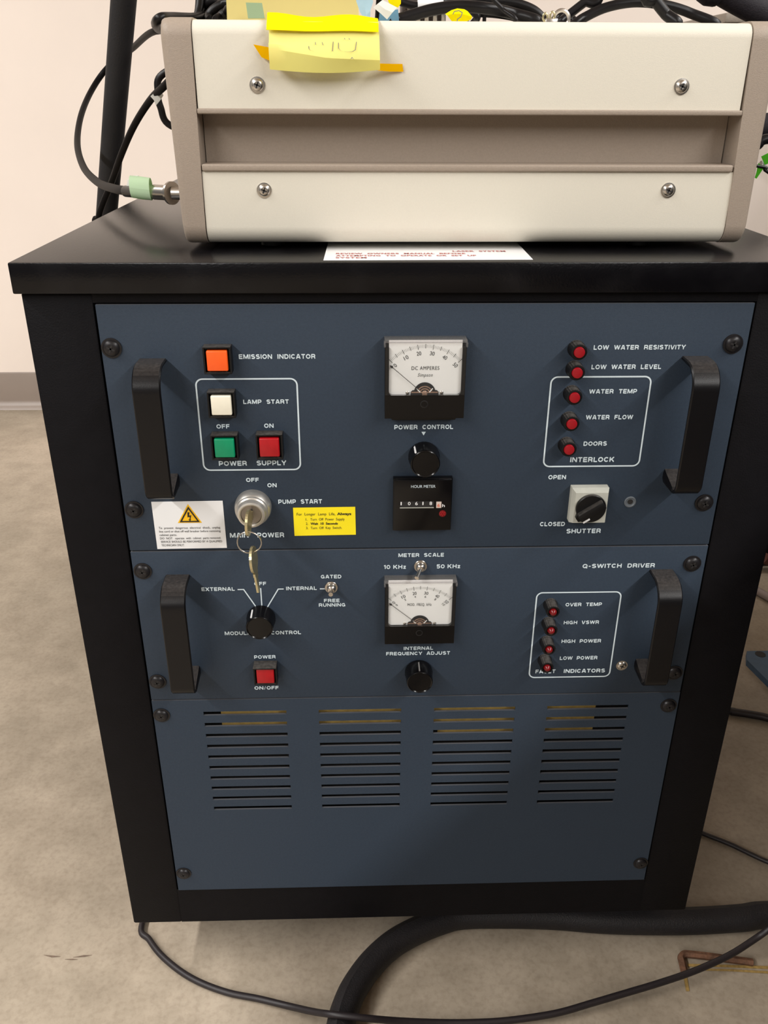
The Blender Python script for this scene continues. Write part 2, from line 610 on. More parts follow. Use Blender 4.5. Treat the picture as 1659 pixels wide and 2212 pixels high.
def caps_bm(text, x, z, width, cap, y, weight=0.245, gap=0.20):
    """One legend in wide bold capitals, fitted to its measured width."""
    adv = 0.0
    lay = []
    for ch in text:
        w, st = GLYPH[ch]
        lay.append((adv, st))
        adv += w + gap
    adv -= gap
    k = width / (adv * cap)
    bm = new()
    n = 0
    for a, st in lay:
        for pl in st:
            n += 1
            yk = y - 0.00002 * (n % 4)
            thin = 0.55 if text and pl is GLYPH['/'][1][0] else 1.0
            sub = new()
            stroke(sub, [(px + a, pz) for px, pz in pl], weight * thin, 0.0)
            vm = {v: bm.verts.new((x + v.co.x * cap * k, yk, z + v.co.z * cap)) for v in sub.verts}
            for f in sub.faces:
                bm.faces.new([vm[v] for v in f.verts])
            sub.free()
    return bm


def lettering(text, x, z, width, cap, y, m, parent, bold=0.035, spacing=1.12, name='lettering', slant=0.0):
    bm = text_bm(new(), text, x, z, width, cap, y, bold, spacing, slant)
    return obj(name, bm, m, parent, at=(x, y, z), smooth=False)


def legend(lines, y, parent):
    for t, x, z, w, h in lines:
        obj('lettering', caps_bm(t, x / 1000, z / 1000, w / 1000, h / 1000, y), M_white, parent, at=(x / 1000, y, z / 1000), smooth=False)


def stroke(bm, pts, w, y):
    """A flat printed line of width w along (x, z) points."""
    P = [Vector(pts[0])]
    for q in pts[1:]:
        if (Vector(q) - P[-1]).length > 1e-7:
            P.append(Vector(q))
    L, Rr = [], []
    for i, p in enumerate(P):
        d0 = (P[i] - P[i - 1]).normalized() if i else (P[1] - P[0]).normalized()
        d1 = (P[i + 1] - P[i]).normalized() if i < len(P) - 1 else d0
        d = (d0 + d1).normalized()
        n = Vector((-d.y, d.x)) * (w / 2 / max(0.4, d.dot(d0)))
        L.append(bm.verts.new((p.x + n.x, y, p.y + n.y)))
        Rr.append(bm.verts.new((p.x - n.x, y, p.y - n.y)))
    for i in range(len(P) - 1):
        bm.faces.new((L[i], L[i + 1], Rr[i + 1], Rr[i]))
    return bm


def outline(x0, x1, z0, z1, r, w, y, parent):
    pts = []
    for cx, cz, a0 in ((x1 - r, z1 - r, 0), (x0 + r, z1 - r, 90), (x0 + r, z0 + r, 180), (x1 - r, z0 + r, 270)):
        for k in range(7):
            a = R(a0 + 15 * k)
            pts.append((cx + r * math.cos(a), cz + r * math.sin(a)))
    bm = new()
    n = len(pts)
    A, B = [], []
    for i in range(n):
        p, q, s = Vector(pts[i - 1]), Vector(pts[i]), Vector(pts[(i + 1) % n])
        d = (s - p).normalized()
        nn = Vector((d.y, -d.x)) * w / 2
        A.append(bm.verts.new((q.x + nn.x, y, q.y + nn.y)))
        B.append(bm.verts.new((q.x - nn.x, y, q.y - nn.y)))
    for i in range(n):
        bm.faces.new((A[i], A[(i + 1) % n], B[(i + 1) % n], B[i]))
    return obj('legend_frame', bm, M_white, parent, at=(x0, y, z0), smooth=False)


# ------------------------------------------------------------------ the room
FZ = -0.1225
bm = new()
box(bm, -4.5, 4.5, -10.0, 1.95, FZ - 0.1, FZ)
structure(obj('floor', bm, M_floor, smooth=False))
bm = new()
box(bm, -4.5, 4.5, 1.87, 1.97, FZ, 2.95)
structure(obj('wall_back', bm, M_wall, smooth=False))
bm = new()
cove = [(1.87, -0.0133), (1.866, -0.0133), (1.8645, -0.016), (1.8645, -0.098), (1.862, -0.106), (1.855, -0.115), (1.846, -0.1205), (1.845, FZ), (1.87, FZ)]
prism_x(bm, cove, -4.5, 4.5)
structure(obj('baseboard_back', bm, M_base, sharp=50))
bm = new()
box(bm, -4.5, 4.5, -10.0, 1.95, 2.95, 3.05)
structure(obj('ceiling', bm, M_ceil, smooth=False))

# ------------------------------------------------------------------ the cabinet
BW = 0.2935
cab = thing('equipment_cabinet', (0, 0.35, FZ), 'black steel equipment cabinet on the floor holding the slate blue control panels', 'cabinet')
bm = new()
# front frame round the opening, side walls, back and bottom, one welded shell
box(bm, -BW, -0.2428, 0.0015, 0.03, -0.0505, 0.6065, 0.002)
box(bm, 0.2428, BW, 0.0015, 0.03, -0.0505, 0.6065, 0.002)
box(bm, -0.2432, 0.2432, 0.0020, 0.03, -0.0500, -0.0018)
box(bm, -0.2432, 0.2432, 0.0020, 0.03, 0.5988, 0.6065)  # top rail, its black also standing in for the lid's shadow
box(bm, -BW + 0.001, -BW + 0.004, 0.025, 0.695, -0.0495, 0.6065)
box(bm, BW - 0.004, BW - 0.001, 0.025, 0.695, -0.0495, 0.6065)
box(bm, -BW + 0.001, BW - 0.001, 0.692, 0.695, -0.0495, 0.6065)
box(bm, -BW + 0.001, BW - 0.001, 0.025, 0.695, -0.0495, -0.0465)
obj('cabinet_body', bm, M_black, cab, at=(0, 0.35, -0.05))
bm = new()
box(bm, -0.2965, 0.2965, -0.005, 0.70, 0.6065, 0.6284, 0.0012)
obj('lid', bm, M_lid, cab, at=(0, 0.35, 0.6065))
for sx in (-1, 1):
    for yy in (0.11, 0.61):
        bm = new()
        cx = sx * 0.235
        box(bm, cx - 0.024, cx + 0.024, yy - 0.024, yy + 0.024, -0.056, -0.0496, 0.001)
        for s in (-1, 1):
            box(bm, cx + s * 0.016 - 0.0015, cx + s * 0.016 + 0.0015, yy - 0.016, yy + 0.016, -0.10, -0.0555)
        cs = obj('caster', bm, M_screw, cab, at=(cx, yy, -0.05))
        bm = new()
        prof = [(0.006, -0.012), (0.0255, -0.012), (0.027, -0.009), (0.027, 0.009), (0.0255, 0.012), (0.006, 0.012)]
        lathe(bm, 0, 0, prof, 28)
        bmesh.ops.rotate(bm, cent=(0, 0, 0), matrix=Matrix.Rotation(R(90), 3, 'Z'), verts=bm.verts)
        bmesh.ops.translate(bm, verts=bm.verts, vec=(cx, yy, FZ + 0.027))
        obj('caster_wheel', bm, M_matte, cs, at=(cx, yy, FZ + 0.027))

# white warning sticker on the lid, its back half under the instrument
LT = 0.6284
bm = new()
v = [bm.verts.new(p) for p in ((-0.0760, 0.0010, LT + 0.0004), (0.0745, 0.0030, LT + 0.0004), (0.0768, 0.1150, LT + 0.0004), (-0.0742, 0.1130, LT + 0.0004))]
f = bm.faces.new(v)
bm.normal_update()
bmesh.ops.solidify(bm, geom=[f], thickness=0.0002)
wl = obj('warning_sticker', bm, M_label, cab, at=(0, 0.05, LT), smooth=False, label='white sticker with red capitals on the cabinet lid')
for t, x, yy, w in (('SYSTEM', -0.0675, 0.0080, 0.0225), ('ATTEMPTING  TO  OPERATE  OR  SET  UP', -0.0675, 0.0165, 0.103), ('REVIEW  OWNERS  MANUAL  BEFORE', -0.0675, 0.0255, 0.096), ('LASER  SYSTEM', 0.020, 0.0355, 0.040)):
    bm = text_bm(new(), t, x, yy, w, 0.0048, 0, 0.03, 1.1, flat=LT + 0.0007)
    obj('lettering', bm, M_redink, wl, at=(x, yy, LT), smooth=False)


# ------------------------------------------------------------------ panel hardware
def screw_bm(cx, cz, r=0.0062, y0=0.0):
    bm = new()
    lathe(bm, cx, cz, [(r * 1.22, 0.0), (r * 1.22, r * 0.14), (r, r * 0.16), (r * 0.97, r * 0.30), (r * 0.80, r * 0.46), (r * 0.55, r * 0.54), (r * 0.36, r * 0.56), (r * 0.10, r * 0.48)], 28, y0=y0)
    return bm


def cross_bm(cx, cz, r, d, y0=0.0):
    bm = new()
    a = r * 0.50
    w = r * 0.11
    box(bm, cx - a, cx + a, y0 - d - 0.0001, y0 - d + 0.0006, cz - w, cz + w)
    box(bm, cx - w, cx + w, y0 - d - 0.0001, y0 - d + 0.0006, cz - a, cz + a)
    bmesh.ops.rotate(bm, cent=(cx, 0, cz), matrix=Matrix.Rotation(R(22), 3, 'Y'), verts=bm.verts)
    return bm


def panel_screw(x, z, parent, m=None, r=0.0062, y0=0.0, label=None):
    s = obj('screw', screw_bm(x, z, r, y0), m or M_screw, parent, at=(x, y0, z), label=label)
    obj('cross_recess', cross_bm(x, z, r, r * 0.56, y0), M_ink, s, at=(x, y0 - r * 0.56, z), smooth=False)
    return s


def handle(x, ztop, zbot, parent, d=0.031, w=0.0205):
    """Bow handle bent from flat bar."""
    rc = 0.0185
    rb = 0.0105
    th = 0.0030
    path = [(0.0, ztop), (0.006, ztop)]
    for k in range(9):
        a = R(90 - 11.25 * k)
        path.append((d - rc + rc * math.cos(a), ztop - rc + rc * math.sin(a)))
    for k in range(9):
        a = R(-11.25 * k)
        path.append((d - rb + rb * math.cos(a), zbot + rb + rb * math.sin(a)))
    path += [(0.006, zbot), (0.0, zbot)]
    bm = new()
    out, inn = [], []
    NP = len(path)
    foot = {NP - 1: 0.0115, NP - 2: 0.0090, NP - 3: 0.0048, NP - 4: 0.0036}
    for i, p in enumerate(path):
        a = Vector(path[max(i - 1, 0)])
        b = Vector(path[min(i + 1, len(path) - 1)])
        t = (b - a).normalized()
        nrm = Vector((-t.y, t.x))
        q = Vector(p)
        o_, i_ = q, q + (-nrm) * foot.get(i, th)
        out.append(o_)
        inn.append(i_)
    rows = []
    for o_, i_ in zip(out, inn):
        c = (0.0009)
        rows.append([bm.verts.new((x + sx * (w / 2 - ins), -pp.x, pp.y)) for sx, ins, pp in
                     ((-1, c, o_), (1, c, o_), (1, 0, o_.lerp(i_, 0.3)), (1, 0, o_.lerp(i_, 0.7)), (1, c, i_), (-1, c, i_), (-1, 0, o_.lerp(i_, 0.7)), (-1, 0, o_.lerp(i_, 0.3)))])
    for a, b in zip(rows, rows[1:]):
        for k in range(8):
            bm.faces.new((a[k], a[(k + 1) % 8], b[(k + 1) % 8], b[k]))
    bm.faces.new(rows[0])
    bm.faces.new(rows[-1])
    return obj('handle', bm, M_handle, parent, at=(x, 0, (ztop + zbot) / 2), sharp=40)


def push_button(x, z, cap_m, parent, w=0.0152, d=0.0095, hood=0.0, label=None):
    """Square lighted push button: dusty black bezel, bevelled cap."""
    bm = new()
    b = 0.0102
    t = 0.0012
    # hollow bezel made of four walls round the cap
    box(bm, x - b, x + b, -d - hood, 0, z + b - t, z + b, 0.0003)
    box(bm, x - b, x + b, -d, 0, z - b, z - b + t, 0.0003)
    box(bm, x - b, x - b + t, -d, 0, z - b + t, z + b - t)
    box(bm, x + b - t, x + b, -d, 0, z - b + t, z + b - t)
    box(bm, x - b + t, x + b - t, -0.004, 0, z - b + t, z + b - t)
    p = obj('push_button', bm, M_plastic, parent, at=(x, 0, z), label=label)
    bm = new()
    box(bm, x - w / 2, x + w / 2, -d - 0.0012, -0.0035, z - w / 2, z + w / 2, 0.0009, 3)
    obj('button_cap', bm, cap_m, p, at=(x, -0.004, z))
    return p


def indicator(x, z, parent, lens_r, d, lens_m, body_r=0.0062, dome=False, label=None):
    bm = new()
    lathe(bm, x, z, [(body_r * 1.06, 0), (body_r * 1.06, 0.0022), (body_r, 0.0026), (body_r, d - 0.0012), (body_r * 0.94, d - 0.0004), (body_r * 0.72, d - 0.0002), (body_r * 0.70, d - 0.002)], 44, rib=0.012, ribs=1)
    p = obj('indicator_lamp', bm, M_plastic, parent, at=(x, 0, z), label=label, sharp=50)
    bm = new()
    if dome:
        lathe(bm, x, z, [(lens_r, d - 0.004), (lens_r, d - 0.0012), (lens_r * 0.86, d + 0.0010), (lens_r * 0.5, d + 0.0024), (lens_r * 0.12, d + 0.0029)], 32)
    else:
        lathe(bm, x, z, [(lens_r, d - 0.004), (lens_r, d + 0.0006), (lens_r * 0.92, d + 0.0012), (lens_r * 0.5, d + 0.0015), (lens_r * 0.1, d + 0.0015)], 32)
    obj('lens', bm, lens_m, p, at=(x, -d, z))
    return p


def knob(x, z, parent, d=0.0175, r=0.0116, mark=None, m_mark=None, label=None):
    bm = new()
    lathe(bm, x, z, [(r * 1.06, 0.0008), (r * 1.07, 0.004), (r * 1.02, 0.0055), (r * 1.0, d - 0.0016), (r * 0.965, d - 0.0003), (r * 0.92, d), (r * 0.86, d - 0.0007), (r * 0.1, d - 0.0005)], 56, rib=0.006, ribs=1)
    p = obj('control_knob', bm, M_gloss, parent, at=(x, 0, z), sharp=40, label=label)
    if mark is not None:
        bm = new()
        a = R(90 - mark)
        rr = r * 1.03
        c = Vector((x + rr * math.cos(a), 0, z + rr * math.sin(a)))
        box(bm, -0.0006, 0.0006, -d + 0.0014, -0.0035, -0.0006, 0.0004)
        bmesh.ops.rotate(bm, cent=(0, 0, 0), matrix=Matrix.Rotation(R(mark), 3, 'Y'), verts=bm.verts)
        bmesh.ops.translate(bm, verts=bm.verts, vec=c)
        obj('pointer_line', bm, m_mark or M_label, p, at=c, smooth=False)
    return p


def panel_meter(cx, zt, zb, zw, d, parent, scale, title, maker, second=None, label=None):
    """Rectangular moving-coil meter. zt/zb: top and bottom of the front, zw: lower edge of the window."""
    hw = 0.0300
    bm = new()
    dz = d - 0.0030                       # dial plane
    box(bm, cx - hw, cx + hw, -dz + 0.0008, 0, zb + 0.002, zt - 0.0012, 0.0006)
    # lower corners cut away behind the front plate
    prism(bm, [(cx - hw + 0.006, zb - 0.003), (cx + hw - 0.006, zb - 0.003), (cx + hw - 0.001, zb + 0.004), (cx - hw + 0.001, zb + 0.004)], -d + 0.005, 0)
    wl, wr = cx - 0.0270, cx + 0.0270
    # front plate: chin below the window, side walls, rounded inner corners
    rc = 0.0030
    chin = [(cx - hw, zb), (cx + hw, zb), (cx + hw, zw + rc), (wr, zw + rc)]
    for k in range(1, 6):
        a = R(-15 * k)
        chin.append((wr - rc + rc * math.cos(a), zw + rc + rc * math.sin(a)))
    chin.append((wr - rc, zw))
    chin.append((wl + rc, zw))
    for k in range(1, 6):
        a = R(270 - 15 * k)
        chin.append((wl + rc + rc * math.cos(a), zw + rc + rc * math.sin(a)))
    chin += [(wl, zw + rc), (cx - hw, zw + rc)]
    prism(bm, chin, -d, -dz + 0.001)
    box(bm, cx - hw, wl, -d, -dz + 0.001, zw + rc, zt - 0.006)
    box(bm, wr, cx + hw, -d, -dz + 0.001, zw + rc, zt - 0.006)
    p = obj('panel_meter', bm, M_gloss, parent, at=(cx, 0, zb), sharp=30, label=label)
    bm = new()
    box(bm, wl, wr, -dz - 0.0002, -dz + 0.0006, zw, zt - 0.001)
    obj('dial', bm, M_dial, p, at=(cx, -dz, zw), smooth=False, label='white meter dial')
    yd = -dz - 0.0005
    # scale ticks and figures
    pz = zw + 0.0002
    Ro = 0.0382
    fine, bold = new(), new()
    for k in range(51):
        a = R(45 - 90 * k / 50 + 90)
        ln, w, tgt = (0.0037, 0.00034, bold) if k % 10 == 0 else ((0.0031, 0.00034, bold) if k % 5 == 0 else (0.0022, 0.00016, fine))
        c, s = math.cos(a), math.sin(a)
        o2 = Ro - (0.0005 if k % 5 else 0)
        stroke(tgt, [(cx + o2 * c, pz + o2 * s), (cx + (o2 - ln) * c, pz + (o2 - ln) * s)], w, yd)
    obj('scale_marks', bold, M_ink, p, at=(cx, yd, pz), smooth=False)
    obj('fine_scale_marks', fine, M_greyink, p, at=(cx, yd, pz), smooth=False)
    figs = new()
    for k, t in enumerate(scale):
        a = R(45 - 90 * k / 5)
        rr = 0.0316
        text_bm(figs, t, cx - rr * math.sin(a), pz + rr * math.cos(a), 0.0017 * len(t), 0.0029, yd, 0.0, 1.0, rot=a if a else 1e-6)
        if second:
            rr = 0.0282
            text_bm(figs, second[k], cx - rr * math.sin(a), pz + rr * math.cos(a), 0.0013 * len(second[k]), 0.0021, yd, 0.0, 1.0, rot=a if a else 1e-6)
    obj('scale_figures', figs, M_ink, p, at=(cx, yd, pz), smooth=False)
    for t, dx, dzt, w, cap, sl, bo, mm in title:
        lettering(t, cx + dx, pz + dzt, w, cap, yd, mm, p, bo, 1.15, slant=sl)
    # movement seen in the cut-out at the foot of the dial
    bm = new()
    arc = [(cx - 0.0105, zw), (cx + 0.0105, zw), (cx + 0.0105, zw + 0.0020), (cx + 0.0092, zw + 0.0032)]
    for k in range(13):
        a = R(15 + 150 * k / 12)
        arc.append((cx + 0.0082 * math.cos(a), zw + 0.0012 + 0.0082 * math.sin(a)))
    arc += [(cx - 0.0092, zw + 0.0032), (cx - 0.0105, zw + 0.0020)]
    prism(bm, arc, -dz - 0.0010, -dz)
    mv = obj('movement', bm, M_matte, p, at=(cx, -dz, zw), smooth=False, label='dark moving-coil mechanism')
    bm = new()
    ym = -dz - 0.0012
    for rr in (0.0056, 0.0038):
        stroke(bm, [(cx + rr * math.cos(R(a)), zw + 0.0008 + rr * math.sin(R(a))) for a in range(20, 161, 10)], 0.0009, ym)
    lathe(bm, cx, zw + 0.0014, [(0.0020, 0), (0.0020, 0.0008), (0.0008, 0.0012)], 16, y0=-dz - 0.0008)
    stroke(bm, [(cx - 0.0100, zw + 0.0018), (cx + 0.0100, zw + 0.0018)], 0.0010, ym + 0.0001)
    obj('coil', bm, M_copper, mv, at=(cx, -dz, zw), smooth=False)
    bm = new()
    for s in (-1, 1):
        stroke(bm, [(cx + s * 0.0035, zw + 0.0020), (cx + s * 0.0060, zw + 0.0050)], 0.0008, ym - 0.0002)
    obj('stop', bm, M_dial, mv, at=(cx, -dz, zw), smooth=False)
    for s in (-1, 1):
        bm = new()
        lathe(bm, cx + s * 0.0128, zw + 0.0013, [(0.0014, 0), (0.0014, 0.0004), (0.0008, 0.0008)], 16, y0=-dz - 0.0002)
        obj('dial_screw', bm, M_steel, p, at=(cx + s * 0.0128, -dz, zw + 0.0013))
    # needle at zero
    a = R(49 + 90)
    bm = new()
    c, s = math.cos(a), math.sin(a)
    P_ = lambda r_, o_=0.0: (cx + r_ * c - o_ * s, pz + r_ * s + o_ * c)
    prism(bm, [P_(0.006, -0.00018), P_(0.0318, -0.00018), P_(0.0330, -0.0011), P_(0.0352, 0), P_(0.0330, 0.0011), P_(0.0318, 0.00018), P_(0.006, 0.00018)], yd - 0.0020, yd - 0.0017)
    obj('needle', bm, M_ink, p, at=(cx, yd, pz), smooth=False)
    # clear cover: front pane and the thick moulded strip along the top
    bm = new()
    box(bm, cx - hw + 0.0004, cx + hw - 0.0004, -d - 0.0006, -d + 0.0004, zw + 0.0004, zt - 0.0002)
    obj('clear_cover', bm, M_clear, p, at=(cx, -d, zt), smooth=False)
    bm = new()
    box(bm, cx - hw - 0.0003, cx + hw + 0.0003, -d - 0.0008, 0, zt - 0.0022, zt, 0.0005)
    box(bm, cx - hw - 0.0008, cx - hw + 0.0005, -d - 0.0008, -0.004, zt - 0.0055, zt - 0.002, 0.0003)
    box(bm, cx + hw - 0.0005, cx + hw + 0.0008, -d - 0.0008, -0.004, zt - 0.0055, zt - 0.002, 0.0003)
    obj('cover_rim', bm, M_edge, p, at=(cx, -d, zt))
    bm = new()
    lathe(bm, cx - 0.0003, zb + (zw - zb) * 0.62, [(0.0030, -0.0003), (0.0030, 0.0002), (0.0024, 0.0003), (0.0022, -0.0002)], 24, y0=-d)
    obj('zero_adjuster', bm, M_matte, p, at=(cx, -d, zb + 0.01))
    return p


PY = -0.0002   # print plane just off the panel paint


def panel_plate(name, z0, z1, parent, x0=-0.2413, x1=0.2413):
    bm = new()
    box(bm, x0, x1, 0.0, 0.003, z0, z1, 0.0006, 2)
    return obj(name, bm, M_panel, parent, at=(0, 0, z0))


# ------------------------------------------------------------------ upper unit: lamp power supply
psu = thing('power_supply_unit', (0, 0, 0.3953), 'upper slate blue rack unit with the emission indicator, ammeter, hour meter and key switch', 'control panel', 'rack units in the black cabinet')
panel_plate('front_panel', 0.3961, 0.5980, psu)
for x, z in ((-0.2335, 0.5662), (-0.2332, 0.4338), (0.2300, 0.5674), (0.2305, 0.4351)):
    panel_screw(x, z, psu)
handle(-0.2045, 0.5582, 0.4535, psu)
handle(0.2030, 0.5582, 0.4540, psu)
legend([
    ("EMISSION  INDICATOR", -140.6, 557.5, 56.8, 3.46), ("LAMP  START", -139.7, 522.4, 34.6, 3.29),
    ("OFF", -161.6, 502.6, 10.0, 3.41), ("ON", -124.9, 502.9, 7.2, 3.41), ("POWER", -162.2, 471.4, 21.9, 3.95),
    ("SUPPLY", -132.6, 471.5, 23.2, 3.95), ("OFF", -141.8, 457.3, 10.0, 3.42), ("ON", -125.2, 452.5, 7.3, 3.44),
    ("PUMP  START", -117.3, 437.7, 35.2, 3.72), ("MAIN", -158.3, 407.4, 15.2, 4.28), ("POWER", -135.9, 407.3, 21.9, 4.28),
    ("POWER  CONTROL", -24.3, 500.9, 45.8, 3.56), ("LOW  WATER  RESISTIVITY", 124.8, 563.4, 69.6, 3.40),
    ("LOW  WATER  LEVEL", 124.8, 548.3, 53.3, 3.47), ("WATER  TEMP", 125.2, 529.0, 36.9, 3.41),
    ("WATER  FLOW", 124.9, 508.0, 36.9, 3.51), ("DOORS", 125.4, 486.0, 18.5, 3.53), ("INTERLOCK", 116.2, 472.1, 35.4, 4.07),
    ("OPEN", 100.0, 457.3, 14.2, 3.58), ("CLOSED", 96.8, 415.0, 20.6, 3.77), ("SHUTTER", 119.4, 408.1, 28.7, 4.07)], PY, psu)
outline(-0.1743, -0.0983, 0.4677, 0.5421, 0.0050, 0.0012, PY, psu)
outline(0.0950, 0.1719, 0.4684, 0.5423, 0.0050, 0.0012, PY, psu)
bm = new()
bm.faces.new([bm.verts.new((x / 1000, PY, z / 1000)) for x, z in ((-3.1, 498.7), (0.3, 498.7), (-1.4, 495.6))])
obj('pointer_triangle', bm, M_white, psu, at=(-0.0014, PY, 0.4957), smooth=False)
push_button(-0.1553, 0.5588, M_orange, psu, label='orange square push button')
push_button(-0.1550, 0.5245, M_cream, psu, label='cream square push button')
push_button(-0.1552, 0.4901, M_green, psu, label='green square push button')
push_button(-0.1208, 0.4904, M_red, psu, label='red square push button')
for z in (0.5643, 0.5487, 0.5294, 0.5082, 0.4871):
    indicator(0.1115, z, psu, 0.0041, 0.0110, M_lens)
panel_meter(-0.0022, 0.5745, 0.5140, 0.5322, 0.012, psu, ['0', '10', '20', '30', '40', '50'],
            [('DC AMPERES', -0.0101, 0.0188, 0.0206, 0.0027, 0, 0.0, M_ink), ('Simpson', -0.0055, 0.0136, 0.0112, 0.0026, 0.35, -0.004, M_ink)], None, label='white ammeter reading zero amperes')
knob(-0.0008, 0.4785, psu, mark=-40)

# hour meter
bm = new()
box(bm, -0.0250, 0.0225, -0.0055, 0, 0.4150, 0.4615, 0.0006)
box(bm, -0.0243, 0.0218, -0.0072, -0.005, 0.4158, 0.4608, 0.0006)
hm = obj('hour_meter', bm, M_gloss, psu, at=(-0.0012, 0, 0.4150), label='black square hour meter')
yh = -0.0074
lettering('HOUR METER', -0.0108, 0.4540, 0.0194, 0.0024, yh, M_white, hm, 0.0, 1.0)
bm = new()
box(bm, -0.0195, 0.0078, yh, yh + 0.0004, 0.4368, 0.4420)
dw = obj('counter_window', bm, M_ink, hm, at=(-0.006, yh, 0.4368), smooth=False)
for t, x in zip('10618', (-17.9, -12.0, -6.2, -0.4, 5.3)):
    bm = text_bm(new(), t, x / 1000 - 0.0011, 0.4389, 0.0021 if t != '1' else 0.0009, 0.0029, yh - 0.0002, 0.01, 1.0)
    obj('digit', bm, M_label, dw, at=(x / 1000, yh, 0.4389), smooth=False)
bm = new()
box(bm, -0.0195, 0.0078, yh - 0.0002, yh + 0.0002, 0.4362, 0.4368)
obj('window_edge', bm, M_grey, hm, at=(-0.006, yh, 0.4365), smooth=False)
bm = new()
box(bm, 0.0097, 0.0138, yh - 0.0002, yh + 0.0003, 0.4362, 0.4416)
tw = obj('tenths_wheel', bm, mat('pale_pink_wheel', lin(205, 188, 178), 0.5), hm, at=(0.0118, yh, 0.4362), smooth=False)
bm = text_bm(new(), '6', 0.0106, 0.4372, 0.0019, 0.0028, yh - 0.0004, 0.01, 1.0)
obj('digit', bm, mat('orange_red_print', lin(214, 98, 60), 0.5), tw, at=(0.0112, yh, 0.4374), smooth=False)
bm = text_bm(new(), 'h', 0.0145, 0.4369, 0.0021, 0.0026, yh, 0.01, 1.0)
obj('lettering', bm, M_label, hm, at=(0.0145, yh, 0.4369), smooth=False)
bm = new()
lathe(bm, 0.0150, 0.4311, [(0.0029, 0), (0.0029, 0.0003), (0.0024, 0.0004)], 24, y0=yh)
em = obj('red_flow_indicator', bm, M_dimlens, hm, at=(0.015, yh, 0.4311))
bm = new()
for a in (60, 120, 180, 240, 300, 0):
    prism(bm, [(0.0150 + q * math.sin(R(a + s)), 0.4311 + q * math.cos(R(a + s))) for q, s in ((0.0006, -50), (0.0023, -9), (0.0023, 9), (0.0006, 50))], yh - 0.0006, yh - 0.0003)
obj('spoke', bm, M_lens, em, at=(0.015, yh, 0.4311), smooth=False)

# key switch
bm = new()
kx, kz = -0.1375, 0.4360
lathe(bm, kx, kz, [(0.0146, 0), (0.0147, 0.004), (0.0139, 0.0085), (0.0129, 0.0098), (0.0127, 0.0118), (0.0117, 0.0128), (0.0115, 0.0150), (0.0108, 0.0172), (0.0094, 0.0176), (0.0084, 0.0172), (0.0083, 0.0150)], 64)
ks = obj('key_switch', bm, M_satin, psu, at=(kx, 0, kz), sharp=28, label='round satin metal key switch')
bm = new()
lathe(bm, kx, kz, [(0.0083, 0.010), (0.0083, 0.0158), (0.0080, 0.0161), (0.001, 0.0161)], 40)
lc = obj('lock_core', bm, mat('dull_nickel', (0.30, 0.27, 0.24), 0.35, metal=0.9, noise=0.1), ks, at=(kx, -0.016, kz))
bm = new()
box(bm, kx - 0.0008, kx + 0.0012, -0.0166, -0.0158, kz - 0.0042, kz + 0.0048)
obj('keyway', bm, M_ink, lc, at=(kx, -0.016, kz), smooth=False)

# shutter switch
bm = new()
x0, x1, z0, z1 = 0.1186, 0.1486, 0.4217, 0.4523
box(bm, x0, x1, -0.0065, 0, z0, z1, 0.0003, 1)
a = [bm.verts.new(p) for p in ((x0, -0.0064, z0), (x1, -0.0064, z0), (x1, -0.0064, z1), (x0, -0.0064, z1))]
i_ = 0.0020
b = [bm.verts.new(p) for p in ((x0 + i_, -0.0120, z0 + i_), (x1 - i_, -0.0120, z0 + i_), (x1 - i_, -0.0120, z1 - i_), (x0 + i_, -0.0120, z1 - i_))]
for k in range(4):
    bm.faces.new((a[k], a[(k + 1) % 4], b[(k + 1) % 4], b[k]))
bm.faces.new(b)
bm.faces.new(list(reversed(a)))
sw = obj('shutter_switch', bm, M_grey, psu, at=(0.1336, 0, 0.437), smooth=False, label='grey square rotary switch with black knob')
cx, cz = 0.1335, 0.4372
bm = new()
lathe(bm, cx, cz, [(0.0121, 0.0118), (0.0121, 0.0142), (0.0116, 0.0148), (0.001, 0.0148)], 56)
ang = 34
bar = new()
box(bar, -0.0118, 0.0108, -0.0205, -0.0145, -0.0034, 0.0034, 0.0008)
prism(bar, [(-0.0142, -0.0036), (-0.0142, 0.0000), (-0.0105, 0.0034), (-0.0090, -0.0050)], -0.0160, -0.0120)
bmesh.ops.rotate(bar, cent=(0, 0, 0), matrix=Matrix.Rotation(R(-ang), 3, 'Y'), verts=bar.verts)
bmesh.ops.translate(bar, verts=bar.verts, vec=(cx, 0, cz))
tmp = bpy.data.meshes.new('tmp')
bar.to_mesh(tmp)
bar.free()
bm.from_mesh(tmp)
bpy.data.meshes.remove(tmp)
kn = obj('switch_knob', bm, M_plastic, sw, at=(cx, -0.012, cz), sharp=30)
bm = new()
box(bm, -0.0112, -0.0050, -0.0178, -0.0145, -0.0064, -0.0044, 0.0003)
bmesh.ops.rotate(bm, cent=(0, 0, 0), matrix=Matrix.Rotation(R(-ang), 3, 'Y'), verts=bm.verts)
bmesh.ops.translate(bm, verts=bm.verts, vec=(cx, 0, cz))
obj('pointer_mark', bm, M_label, sw, at=(cx, -0.016, cz), label='white pointer mark')

# small eyelet by the shutter switch
bm = new()
lathe(bm, 0.1692, 0.4364, [(0.0049, 0), (0.0049, 0.0005), (0.0040, 0.0008), (0.0035, 0.0005), (0.0033, 0.0001)], 32)
ey = obj('eyelet', bm, mat('dull_grey_eyelet', lin(92, 98, 104), 0.5), psu, at=(0.1692, 0, 0.4364))
bm = new()
lathe(bm, 0.1692, 0.4366, [(0.0022, 0.0002), (0.0022, 0.0004)], 20)
obj('eyelet_hole', bm, M_ink, ey, at=(0.1692, 0, 0.4364), smooth=False)

